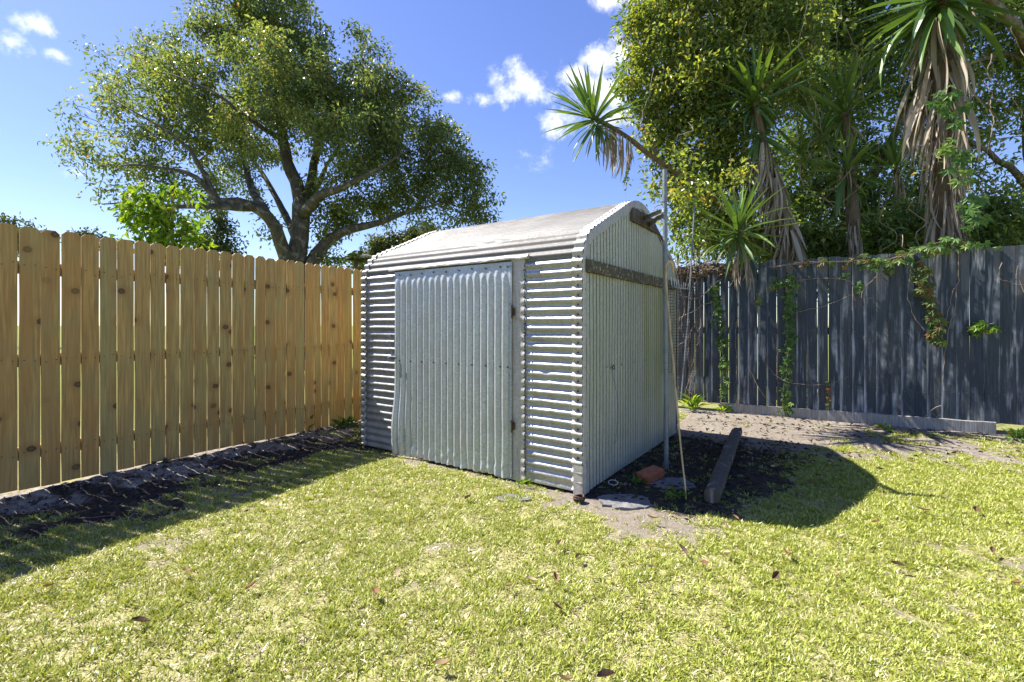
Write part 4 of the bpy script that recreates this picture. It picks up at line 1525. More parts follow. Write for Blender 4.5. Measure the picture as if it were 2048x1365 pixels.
# ------------------------------------------------------------------ the thicket behind the old fence
def thicket():
    def pp(Y):
        return lambda x, y, d=0.0: px(x, y, Y + d)
    # sunlit vine-smothered tree
    p = pp(8.3)
    b = px(1560, 795, 8.6)
    b.z = -.05
    limbs = [([b, p(1530, 640, .3), p(1480, 500, .1), p(1420, 430, -.1), p(1360, 380, -.2), p(1315, 322, -.2), p(1290, 240, 0)], .13, .03),
             ([p(1500, 540, .2), p(1470, 400, .3), p(1440, 280, .4), p(1410, 150, .5), p(1390, 20, .6)], .10, .03),
             ([p(1480, 470, .3), p(1520, 300, .6), p(1540, 150, .8), p(1560, 0, 1.0)], .10, .03),
             ([p(1440, 300, .4), p(1370, 230, .2), p(1310, 150, .1)], .05, .015), ([p(1410, 160, .5), p(1350, 90, .3), p(1300, 30, .2)], .05, .015)]
    blobs = [(1330, 60, 85, 1.1), (1290, 20, 45, 1.), (1275, 175, 42, .9), (1310, 150, 70, 1.1), (1345, 225, 80, 1.1), (1275, 235, 36, .6), (1320, 290, 55, .9), (1450, 80, 110, 1.1), (1400, 150, 80, 1.1, -.4), (1450, 230, 90, 1.1), (1400, 300, 70, 1, -.3),
             (1420, 370, 60, .9), (1360, 350, 42, .7), (1480, 320, 70, 1, .3), (1540, 60, 110, 1.1, .4), (1540, 180, 80, 1, .5), (1380, 420, 52, 1), (1440, 430, 60, 1, .2), (1345, 375, 42, .9), (1400, 480, 50, .9, .3), (1470, 470, 50, .9, .4), (1400, 400, 50, .8, -.7), (1330, 370, 26, .5), (1300, 330, 20, .4), (1500, -60, 120, 1.1), (1380, -50, 90, 1.1), (1340, 460, 24, .3, .3), (1350, 500, 26, .3, .4), (1580, 150, 60, .35, -1.1), (1620, 60, 70, .4, -1.1), (1640, 180, 50, .25, -1.2), (1560, 280, 50, .3, -1.1), (1690, 90, 50, .3, -1.2), (1620, 330, 40, .25, -1.2), (1740, 160, 40, .25, -1.3), (1345, 345, 34, .8, -1.5), (1390, 385, 40, .8, -1.4), (1430, 420, 36, .8, -1.2), (1450, 350, 40, .6, -1.2)]
    build_tree('vine_smothered_tree', 'sunlit tree smothered in yellow green leaves to the right of the shed roof', 'tree', b, limbs, blobs, 8.3, 51, 100, 52, .26, .096, .050, M['leaf_vine'], M['bark_brown'], .35, step=.22, k_len=.006)
    # darker tree behind the yuccas
    p = pp(10.2)
    b = px(1760, 760, 10.2)
    b.z = -.05
    limbs = [([b, p(1750, 600), p(1730, 450), p(1700, 300), p(1690, 150), p(1680, 0)], .20, .06), ([p(1740, 500), p(1640, 380), p(1580, 300)], .10, .03), ([p(1720, 400), p(1800, 250), p(1850, 120), p(1870, 0)], .11, .04)]
    blobs = [(1650, 60, 90, 1), (1740, 70, 90, 1), (1620, 170, 80, 1), (1700, 180, 80, .9), (1790, 170, 70, .8), (1640, 280, 70, 1), (1720, 300, 70, .9), (1580, 330, 60, 1), (1650, 390, 70, 1), (1740, 400, 70, 1), (1580, 440, 60, 1), (1820, 300, 60, .8), (1820, 400, 60, .9), (1690, 470, 70, 1), (1600, 500, 60, 1), (1780, 480, 60, 1), (1700, -40, 120, 1), (1500, 470, 50, .8), (1440, 500, 40, .6), (1560, 540, 60, 1.2), (1660, 540, 60, 1.2), (1760, 530, 60, 1.2), (1850, 500, 60, 1.2), (1930, 490, 60, 1.2), (2010, 500, 60, 1.1), (1850, 200, 60, .8), (1900, 300, 60, .8)]
    build_tree('shady_tree', 'dark shady tree filling the thicket behind the yuccas', 'tree', b, limbs, blobs, 10.2, 53, 66, 56, .34, .115, .058, M['leaf_dark'], M['bark_brown'], .35, lo=-.12, hi=.85)
    # tree leaning in from the right edge
    p = pp(9.0)
    b = px(2180, 770, 9.4)
    b.z = -.05
    limbs = [([b, p(2120, 560), p(2060, 380), p(2000, 320), p(1940, 280)], .16, .04), ([p(2080, 420), p(2060, 250), p(2070, 100), p(2060, -60)], .15, .05),
             ([p(2066, 180), p(2030, 112, -.3), p(1960, 120, -.4), p(1900, 135, -.5), p(1850, 128, -.5)], .05, .018), ([p(2062, 100, -.4), p(2000, 20, -1.6), p(1930, -20, -2.0)], .09, .05)]
    blobs = [(1880, 40, 80, .9, .8), (1960, 60, 80, .9, .6), (2040, 50, 80, .9), (1930, 160, 70, .8, .8), (2010, 170, 75, .8), (2060, 230, 60, .7), (1960, 260, 65, .7, .6), (1920, 350, 55, .7, .8), (2000, 350, 60, .6), (1980, 430, 55, .9), (1930, 450, 55, .9, .5), (2040, 420, 40, .45), (2020, 470, 45, .9), (1870, 430, 50, .8, .8), (2090, 120, 80, 1), (1990, -40, 110, 1), (2080, 460, 40, .8), (1930, 250, 50, .2, -2.6), (1940, 360, 45, .2, -2.6), (1860, 330, 40, .15, -2.6), (1960, 130, 50, .25, -2.6)]
    build_tree('leaning_tree', 'leafy tree with reddish limbs reaching in at the far right', 'tree', b, limbs, blobs, 9.0, 55, 70, 48, .32, .10, .054, M['leaf_dark'], M['bark_brown'], .35, lo=.1, hi=1.0, step=.25)


thicket()


def undergrowth():
    p = lambda x, y, d=0.0: px(x, y, 7.7 + d)
    for k, (x0, lab, blobs, mat) in enumerate([
            (1620, 'dark undergrowth shrub over the old fence below the tan skirted yucca', [(1600, 480, 46, 1), (1650, 470, 46, 1), (1640, 510, 50, 1), (1570, 510, 40, 1), (1690, 510, 40, .9)], 'leaf_dark'),
            (1790, 'dark undergrowth shrub over the old fence left of the giant yucca', [(1760, 470, 46, 1), (1810, 450, 50, 1), (1790, 500, 56, 1), (1840, 490, 40, 1), (1740, 510, 36, .9)], 'leaf_dark'),
            (1980, 'green undergrowth shrub over the old fence right of the giant yucca', [(1950, 450, 46, 1), (2000, 440, 50, 1), (1990, 490, 50, 1), (2050, 470, 50, 1), (1940, 490, 40, .9)], 'leaf_dark'),
            (1430, 'leafy shrub crowding the fence top behind the low yucca rosette', [(1400, 500, 36, .8), (1440, 480, 40, .8), (1520, 500, 44, 1), (1390, 460, 30, .6), (1540, 470, 40, .9)], 'leaf_vine')]):
        b = p(x0, 800)
        b.z = 0
        build_tree('undergrowth_shrub', lab, 'shrub', b, [([b, p(x0, 620), p(x0 + 4, 520), p(x0, 470)], .04, .012), ([p(x0, 640), p(x0 - 30, 520), p(x0 - 40, 480)], .02, .008), ([p(x0, 640), p(x0 + 30, 530), p(x0 + 45, 480)], .02, .008)],
                   blobs, 7.7, 120 + k, 110, 40, .24, .12, .052, M[mat], M['bark_brown'], .3, lo=-.1, hi=.9, step=.2, group='shrubs crowding the old fence')


undergrowth()


# ------------------------------------------------------------------ yuccas
def blade_mesh(name, L, W, droop, mat, var0, seed, seg=7, fold=.30, twist=0.0):
    g = np.random.default_rng(seed)
    a = Acc()
    ang, p = 0.0, np.zeros(3)
    prof = [.62, .80, .95, 1.0, .92, .72, .42, .0]
    rows = []
    for i in range(seg + 1):
        t = i / seg
        w = W / 2 * np.interp(t, np.linspace(0, 1, 8), prof)
        d = np.array([math.cos(ang), 0, math.sin(ang)])
        up = np.array([-math.sin(ang), 0, math.cos(ang)])
        tw = twist * t
        sd = np.array([0, 1, 0]) * math.cos(tw) + up * math.sin(tw)
        rows.append([p + sd * w + up * w * fold, p.copy(), p - sd * w + up * w * fold])
        p = p + d * L / seg
        ang -= droop / seg * (.5 + 1.0 * t)
    a.grid(np.array(rows)[:, ::-1], var=np.repeat(np.clip(var0 + g.normal(0, .08) + np.linspace(-.1, .15, seg + 1), 0, 1), 3))
    return a.mesh(name, mat, smooth=False)


BL = [blade_mesh('leaf', 1.0, .088, dr, M['yucca'], v, k, fold=.28) for k, (dr, v) in enumerate([(.05, .6), (.15, .5), (.35, .45), (.6, .4), (1.0, .35), (1.5, .3)])]
DBL = [blade_mesh('dead_leaf', 1.0, w, dr, M['yucca_dead'], v, 20 + k, fold=.5, twist=tw) for k, (w, dr, v, tw) in enumerate([(.055, .3, .4, .8), (.07, .5, .6, -1.4), (.045, .2, .3, 2.0), (.065, .7, .8, 1.0), (.05, .4, .5, -2.4)])]


def aim(d, up=(0, 0, 1), roll=0.0):
    d = Vector(d).normalized()
    up = Vector(up)
    y = up.cross(d)
    if y.length < 1e-3:
        y = Vector((0, 1, 0)).cross(d)
    y.normalize()
    z = d.cross(y)
    m = Matrix((d, y, z)).transposed()
    return (m @ Matrix.Rotation(roll, 3, 'X')).to_euler()


def yucca_head(root, base, c, axis, n, L, g, lo=-70, hi=85, wide=1.0, power=1.0):
    """a rosette of sword leaves round the stem tip c"""
    axis = Vector(axis).normalized()
    e1 = axis.orthogonal().normalized()
    e2 = axis.cross(e1)
    for i in range(n):
        f = (i + .5) / n
        el = R(hi + (lo - hi) * f ** power + g.normal(0, 9))
        az = i * 2.39996 + g.normal(0, .12)
        d = axis * math.sin(el) + (e1 * math.cos(az) + e2 * math.sin(az)) * math.cos(el)
        k = min(5, max(0, int(.9 + f * 5.0 + g.normal(0, 1.0))))
        ll = L * (.62 + .5 * math.sin(math.pi * min(1, f * 1.1 + .12))) * g.uniform(.85, 1.12)
        pos = Vector(c) - axis * (.30 * f * L) + d * .015 - Vector(base)
        old = f > .72 and g.random() < .28
        place('dead_leaf' if old else 'leaf', DBL[int(g.integers(0, 5))] if old else BL[k], root, pos, aim(d, roll=g.normal(0, .35)), (ll * g.uniform(.8, 1.1), ll * wide * g.uniform(.7, 1.15), ll))


def yucca_skirt(root, base, path, n, L, g, spread=.16, r=.06):
    path = limb_points(path, .05)
    for i in range(n):
        f = g.random() ** .9
        p = path[int(f * (len(path) - 1))]
        az = g.random() * 2 * math.pi
        d = Vector((math.cos(az) * spread * g.uniform(.4, 1.9), math.sin(az) * spread * g.uniform(.4, 1.9), -1))
        pos = Vector(p) + Vector((math.cos(az) * r, math.sin(az) * r, 0)) - Vector(base)
        ll = L * g.uniform(.6, 1.2)
        place('dead_leaf', DBL[int(g.integers(0, 5))], root, pos, aim(d, up=(math.cos(az), math.sin(az), .1), roll=g.normal(0, .6)), (ll, ll * g.uniform(.7, 1.2), ll))


def yucca(label, seed, path, radii, heads, skirts, name='yucca_plant'):
    g = np.random.default_rng(seed)
    base = Vector(path[0])
    root = thing(name, label, 'yucca', base, 0, 'yuccas growing behind the old fence')
    a = Acc()
    p = limb_points(path, .12)
    a.tube(p, np.interp(np.linspace(0, 1, len(p)), np.linspace(0, 1, len(radii)), radii) * (1 + g.normal(0, .05, len(p))), 9)
    a.build('trunk', M['bark_yucca'], root, base, True)
    for h in heads:
        yucca_head(root, base, *h[:4], g, **(h[4] if len(h) > 4 else {}))
    for s in skirts:
        yucca_skirt(root, base, *s[:3], g, **(s[3] if len(s) > 3 else {}))
    return root


def build_yuccas():
    P = px
    # the one leaning over the shed
    tip = P(1182, 232, 6.2)
    yucca('leaning yucca with one green head reaching out above the shed roof', 61,
          [Vector((4.3, 7.7, 0)), P(1560, 540, 7.75), P(1480, 450, 7.6), P(1400, 375, 7.3), P(1310, 318, 6.8), P(1255, 275, 6.5), P(1205, 245, 6.25), tip], [.08, .07, .06, .05, .042, .036, .034, .028],
          [(tip, (-.55, -.25, .75), 84, .66, {'lo': -66, 'hi': 80, 'wide': .8})],
          [([P(1200, 250, 6.25), P(1235, 268, 6.4), P(1262, 285, 6.5)], 46, .55, {'spread': .10, 'r': .03})])
    # low rosette hanging over the fence
    tip = P(1476, 455, 6.15)
    yucca('low sunlit yucca rosette spilling over the old fence', 62,
          [P(1500, 800, 6.9).xy.to_3d(), P(1492, 560, 6.75), P(1484, 500, 6.4), tip], [.06, .05, .045, .03],
          [(tip, (-.12, -.45, .85), 60, .66, {'lo': -75, 'hi': 75}), (P(1440, 480, 6.5), (-.4, -.1, .8), 22, .42, {'lo': -50, 'hi': 70})],
          [([P(1482, 500, 6.2), P(1486, 525, 6.3)], 26, .42, {'spread': .14})])
    # left one with a long skirt
    tip = P(1508, 190, 7.5)
    yucca('tall yucca with tan dead skirt above the low sunlit rosette', 63,
          [P(1580, 800, 7.4).xy.to_3d(), P(1572, 520, 7.4), P(1550, 400, 7.4), P(1528, 300, 7.45), tip], [.12, .11, .10, .09, .04],
          [(tip, (-.1, -.2, 1), 66, .86, {'lo': -60, 'hi': 85}), (P(1520, 262, 7.4), (.1, -.3, .9), 26, .70, {'lo': -75, 'hi': 10})],
          [([P(1522, 290, 7.35), P(1545, 360, 7.3), P(1566, 440, 7.3), P(1580, 490, 7.3)], 170, .66, {'spread': .26, 'r': .09})])
    # dark middle one
    tip = P(1690, 215, 7.4)
    yucca('dark green shaded yucca standing between two skirted ones', 64,
          [P(1710, 790, 7.5).xy.to_3d(), P(1708, 500, 7.4), P(1700, 360, 7.4), tip], [.11, .10, .09, .04],
          [(tip, (0, -.2, 1), 60, .88, {'lo': -65, 'hi': 88}), (P(1694, 335, 7.35), (0, -.3, 1), 44, .80, {'lo': -80, 'hi': 60}), (P(1640, 260, 7.9), (-.3, 0, .9), 36, .75)],
          [([P(1706, 440, 7.3), P(1712, 500, 7.3)], 44, .45, {'spread': .10, 'r': .06}), ([P(1686, 330, 7.3), P(1690, 350, 7.3)], 8, .35)])
    # the giant at the right
    tip = P(1886, -25, 6.35)
    yucca('giant yucca with huge shaggy skirt of dead leaves near the right edge', 65,
          [P(1890, 780, 6.75).xy.to_3d(), P(1892, 520, 6.7), P(1884, 360, 6.6), P(1880, 200, 6.5), tip], [.17, .16, .15, .13, .05],
          [(tip, (.05, -.25, 1), 110, 1.25, {'lo': -88, 'hi': 70, 'wide': .95, 'power': .8})],
          [([P(1884, 40, 6.35), P(1880, 130, 6.4), P(1878, 230, 6.5)], 110, .95, {'spread': .30, 'r': .12}), ([P(1880, 230, 6.45), P(1886, 330, 6.5), P(1892, 430, 6.6), P(1896, 480, 6.6)], 150, .62, {'spread': .22, 'r': .14})])
    # young one in the gap
    tip = P(1790, 330, 8.2)
    yucca('slim shaded yucca between the dark one and the giant', 66,
          [P(1830, 770, 8.3).xy.to_3d(), P(1826, 470, 8.2), P(1806, 390, 8.2), tip], [.06, .055, .05, .03],
          [(tip, (-.15, -.1, 1), 40, .66), (P(1600, 300, 8.6), (0, -.1, 1), 34, .75), (P(1750, 460, 8.4), (-.2, 0, 1), 30, .7)],
          [([P(1795, 350, 8.1), P(1808, 400, 8.1)], 26, .45, {'spread': .10, 'r': .05})])


build_yuccas()


# ------------------------------------------------------------------ creepers and dry vines on the old fence
def fence_pt(x_px, y_px, off=.03):
    t = float(hits(x_px, GA, GD))
    q = GA + GD * t + GN * off
    return np.array([q[0], q[1], CAM_Z + (HORIZON - y_px) / F_PX * q[1]])


def palmate(acc, c, nrm, size, g, var):
    """five pointed leaflets from one stalk end"""
    nrm = np.asarray(nrm, float) + g.normal(0, .28, 3)
    nrm /= np.linalg.norm(nrm)
    dn = np.array([0, 0, -1.0]) + g.normal(0, .35, 3)
    dn -= nrm * dn.dot(nrm)
    dn /= np.linalg.norm(dn)
    sd = np.cross(nrm, dn)
    angs = np.array([-1.55, -.75, 0, .75, 1.55]) + g.normal(0, .08, 5)
    D = np.cos(angs)[:, None] * dn + np.sin(angs)[:, None] * sd
    leaf_cloud(acc, np.tile(c, (5, 1)), D, np.tile(nrm, (5, 1)), size * np.array([.7, .9, 1, .9, .7]), size * .46 * np.ones(5), np.clip(var + g.normal(0, .07, 5), 0, 1), g, .1, .2)


def creeper(label, path_px, width, n, size, mat, seed, lo=0., hi=.9, stems=3, cat='creeper', name='creeper_vine', off=.035, nodes=None):
    g = np.random.default_rng(seed)
    pts = np.array([fence_pt(x, y, off) for x, y in path_px])
    base = pts[-1].copy()
    root = thing(name, label, cat, base)
    path = limb_points(pts, .06)
    a = Acc()
    for k in range(stems):
        j = np.cumsum(g.normal(0, .008, (len(path), 3)), 0) * np.array([1, .3, .4])
        a.tube(path + j + np.array([g.normal(0, width * .15), 0, 0]), .0035, 5, False)
    gn = np.array([GN[0], GN[1], .35])
    c = Acc()
    for k in range(n):
        f = g.random()
        q = path[int(f * (len(path) - 1))]
        wd = width * (.5 + .8 * fbm(f * 7, seed, 3))
        o = np.array([GD[0], GD[1], 0]) * g.normal(0, wd * .5) + np.array([GN[0], GN[1], 0]) * abs(g.normal(0, .03)) + np.array([0, 0, g.normal(0, .03)])
        palmate(c, q + o, gn, size * g.uniform(.6, 1.2), g, lo + (hi - lo) * g.random())
    a.build('stem', M['twig'], root, base)
    c.build('foliage', mat, root, base)
    return root


def dry_vine(label, path_list, rad, seed, name='dry_vine', off=.03, pts3=None, wig=.010):
    g = np.random.default_rng(seed)
    all_pts = [np.array([fence_pt(x, y, off + g.uniform(0, .04)) for x, y in pth]) for pth in path_list] if pts3 is None else pts3
    base = all_pts[0][-1].copy()
    root = thing(name, label, 'vine', base)
    for p in all_pts:
        q = limb_points(p, .05)
        j = np.cumsum(g.normal(0, wig, (len(q), 3)), 0)
        j -= np.linspace(0, 1, len(q))[:, None] * j[-1] * .7
        a = Acc()
        a.tube(q + j * np.array([1, .25, .6]), rad * np.linspace(1.1, .7, len(q)), 5)
        a.build('stem', M['twig'], root, base)
    return root


def build_creepers():
    creeper('narrow column of green creeper on the fence nearest the shed', [(1432, 575), (1436, 610), (1440, 660), (1445, 710), (1450, 760), (1447, 800)], .075, 105, .058, M['leaf_creeper'], 71, hi=.8)
    creeper('leafy green creeper column below the gap right of the low rosette', [(1572, 560), (1578, 600), (1580, 650), (1578, 700), (1574, 760), (1570, 800), (1574, 830)], .085, 120, .062, M['leaf_creeper'], 72, hi=.8)
    creeper('broad reddish green creeper trailing down under the giant yucca', [(1838, 535), (1845, 565), (1852, 595), (1858, 625), (1868, 655), (1876, 690)], .11, 95, .075, M['leaf_creeper_red'], 73)
    creeper('bright spray of creeper leaves alone on the bare boards at the far right', [(1945, 662), (1958, 656), (1972, 650), (1990, 645)], .02, 9, .085, M['leaf_lime'], 74, .2, .9, stems=1)
    creeper('green creeper running along the fence top under the giant yucca', [(1960, 490), (1920, 492), (1880, 486), (1840, 500), (1800, 512), (1760, 528), (1745, 535)], .20, 62, .08, M['leaf_creeper'], 75, .1, .95, off=.05)
    creeper('thin sprig of creeper with small leaves beside the middle fence boards', [(1655, 770), (1657, 795), (1657, 820)], .02, 16, .04, M['leaf_creeper_red'], 76, .3, 1., stems=1)
    creeper('scattered creeper leaves on the fence above the middle boards', [(1512, 600), (1535, 575), (1600, 560), (1660, 555), (1710, 562), (1716, 600)], .05, 20, .06, M['leaf_creeper'], 77, .1, .9, stems=1)
    creeper('sparse creeper trailing along the fence top between the rosette and the giant yucca', [(1740, 520), (1690, 524), (1640, 526), (1590, 530), (1545, 536)], .12, 22, .06, M['leaf_creeper_red'], 79, .1, .9, off=.05)
    creeper('creeper climbing through the dead skirt of the giant yucca', [(1850, 180), (1862, 210), (1880, 240), (1872, 300), (1900, 380), (1905, 460)], .14, 40, .11, M['leaf_creeper'], 78, .2, .8, stems=2, off=.55)
    # dry stems
    dry_vine('tangle of brown dry vine stems at the shed end of the old fence', [[(1362, 540), (1372, 600), (1368, 660), (1376, 720), (1370, 790)], [(1384, 545), (1378, 590), (1384, 640), (1374, 700), (1380, 760), (1378, 815)], [(1404, 560), (1400, 620), (1408, 680), (1396, 740), (1388, 800)],
                                                                                [(1345, 560), (1355, 620), (1350, 700), (1360, 780)], [(1440, 560), (1410, 590), (1386, 598), (1360, 590)], [(1430, 600), (1400, 612), (1380, 625), (1350, 640)], [(1410, 545), (1380, 555), (1350, 545)], [(1392, 640), (1372, 680), (1352, 690)], [(1420, 520), (1398, 560), (1380, 620)], [(1378, 780), (1400, 800), (1430, 806), (1455, 812)]], .006, 81, off=.06, wig=.014)
    dry_vine('long thin dry vine arching across the middle fence boards', [[(1475, 560), (1478, 640), (1474, 700), (1480, 770), (1476, 820)], [(1510, 590), (1530, 700), (1545, 740), (1600, 770), (1660, 768), (1700, 752)], [(1500, 740), (1530, 790), (1552, 815)], [(1595, 625), (1640, 612), (1690, 590), (1750, 555)]], .0032, 82)
    dry_vine('forked bare vine stems hanging below the giant yucca', [[(1915, 500), (1912, 560), (1900, 620), (1886, 680), (1884, 780)], [(1914, 560), (1896, 610), (1890, 640)], [(1820, 540), (1812, 590), (1830, 640), (1845, 660)], [(1880, 812), (1862, 820), (1845, 838)], [(1880, 845), (1862, 826)], [(1760, 545), (1735, 570), (1722, 592), (1745, 594)]], .0036, 83)
    dry_vine('looped pale wiry vine on the boards at the right edge', [[(2002, 525), (1992, 545), (2000, 560), (2025, 567), (2048, 570)], [(2034, 530), (2030, 550), (2040, 575), (2050, 590)]], .0036, 84)
    # long hanging dry stems and loops within the thicket
    g = np.random.default_rng(85)
    loops = []
    for x0, y0, x1, y1, Y in [(1585, 330, 1760, 330, 7.2), (1620, 0, 1630, 260, 7.2), (1700, 60, 1770, 330, 7.1), (1745, 100, 1600, 330, 7.3), (1960, 150, 1925, 250, 6.6), (1830, 400, 1840, 520, 6.4), (1560, 60, 1640, 330, 7.4), (1500, 40, 1440, 200, 7.6), (1420, 20, 1450, 120, 7.6), (1990, 200, 1960, 470, 7.6), (1670, 20, 1655, 230, 7.5), (1900, 560, 1800, 470, 6.1)]:
        t = np.linspace(0, 1, 7)
        sag = 80 if abs(x1 - x0) > 120 else 10
        loops.append(np.array([tuple(px(x0 + (x1 - x0) * q + g.normal(0, 8), y0 + (y1 - y0) * q + sag * math.sin(math.pi * q), Y + g.normal(0, .08))) for q in t]))
    for k in range(20):
        x0, y0 = g.uniform(1300, 2030), g.uniform(0, 420)
        ln = g.uniform(60, 240)
        dx_ = g.normal(0, 60)
        Yv = g.uniform(6.6, 7.9) if x0 < 1850 else g.uniform(6.2, 7.6)
        t = np.linspace(0, 1, 6)
        loops.append(np.array([tuple(px(x0 + dx_ * q + g.normal(0, 9), min(505, y0 + ln * q), Yv + g.normal(0, .06))) for q in t]))
    for k, p in enumerate(loops):
        q = limb_points(p, .05)
        j = np.cumsum(g.normal(0, .012, (len(q), 3)), 0)
        j -= np.linspace(0, 1, len(q))[:, None] * j[-1] * .7
        a = Acc()
        a.tube(q + j * np.array([1, .25, .6]), .0065 * np.linspace(1.1, .6, len(q)), 5)
        sag = k < 12 and abs(p[0][0] - p[-1][0]) > 1.0
        tag(a.build('hanging_vine', M['twig'], None, tuple(q[-1])), 'long looping dry vine slung between the yuccas' if sag else 'thin pale dry vine dangling in the thicket of yuccas', 'vine', 'dry vines hanging in the thicket')
    # bare stems and brown litter heaped on the fence top by the shed
    a = Acc()
    w = Acc()
    n = 900
    t = g.uniform(hits(1338, GA, GD), hits(1470, GA, GD), n)
    P = np.stack([GA[0] + GD[0] * t + g.normal(0, .06, n), GA[1] + GD[1] * t + g.normal(.03, .09, n), 1.95 + np.abs(g.normal(0, .07, n)) - .10 * g.random(n)], 1)
    leaf_cloud(a, P, rand_dirs(g, n), rand_dirs(g, n) + np.array([0, 0, .8]), g.uniform(.03, .09, n), g.uniform(.012, .04, n), g.uniform(.5, 1, n), g)
    tag(a.build('leaf_heap', M['litter'], None, tuple(P[0])), 'heap of dry brown leaves caught on the fence top beside the shed', 'dead leaves', kind='stuff')
    for k in range(46):
        c = P[int(g.integers(0, n))]
        d = rand_dirs(g, 1)[0] * np.array([1, .5, .8])
        L = g.uniform(.25, .8)
        q = np.array([c + d * L * f + np.array([0, 0, .15 * math.sin(f * 3)]) + g.normal(0, .02, 3) for f in np.linspace(-.5, .5, 6)])
        w.tube(q, .0042, 4, False)
    tag(w.build('dry_twigs', M['twig'], None, tuple(P[1])), 'tangle of dry twigs against the sky on the fence top beside the shed', 'twigs', kind='stuff')
    # thin leaning rod behind the tangle
    a = Acc()
    q0, q1 = px(1376, 640, 6.2), px(1389, 412, 6.35)
    a.tube([q0, q0.lerp(q1, .5), q1], .009, 6)
    q2 = px(1362, 800, 6.05)
    a.tube([q2, q0], .009, 6)
    tag(a.build('thin_rod', M['zinc_pole'], None, tuple(q2)), 'thin grey metal rod leaning in the vine tangle behind the pole', 'rod')
    # lone sprigs hanging from the leaning yucca
    b = px(1262, 290, 6.5)
    pts = limb_points([b, px(1258, 330, 6.48), px(1256, 352, 6.47), px(1250, 395, 6.45)], .05)
    a, c = Acc(), Acc()
    a.tube(pts, .003, 4, False)
    n = 34
    P = pts[g.integers(0, len(pts) - 3, n)] + g.normal(0, .025, (n, 3))
    leaf_cloud(c, P, rand_dirs(g, n) + np.array([0, 0, -.6]), rand_dirs(g, n), g.uniform(.04, .07, n), g.uniform(.02, .035, n), g.uniform(0, .5, n), g)
    r = thing('hanging_sprig', 'small leafy sprig dangling from the leaning yucca', 'vine', b)
    a.build('stem', M['twig'], r, b)
    c.build('foliage', M['leaf_dark'], r, b)


build_creepers()


# ------------------------------------------------------------------ ground plants and litter
def rosette_weed(name, label, x, y, n, L, W, mat, seed, group=None, el=(15, 75), cat='weed'):
    g = np.random.default_rng(seed)
    Y = F_PX * CAM_Z / (y - HORIZON)
    c = px(x, y, Y)
    root = Acc()
    az, e = g.uniform(0, 6.28, n), np.radians(g.uniform(*el, n))
    D = np.stack([np.cos(az) * np.cos(e), np.sin(az) * np.cos(e), np.sin(e)], 1)
    st = g.uniform(0, .6, n)[:, None] * L
    P = np.array([c.x, c.y, 0]) + g.normal(0, .02, (n, 3)) * np.array([1, 1, 0]) + D * st
    leaf_cloud(root, P, D + g.normal(0, .25, (n, 3)), np.tile([0, 0, 1.], (n, 1)) - D * .3, L * g.uniform(.4, .8, n), W * g.uniform(.7, 1.2, n), g.random(n), g, .2, .3)
    o = root.build(name, mat, None, (c.x, c.y, 0))
    tag(o, label, cat, group)


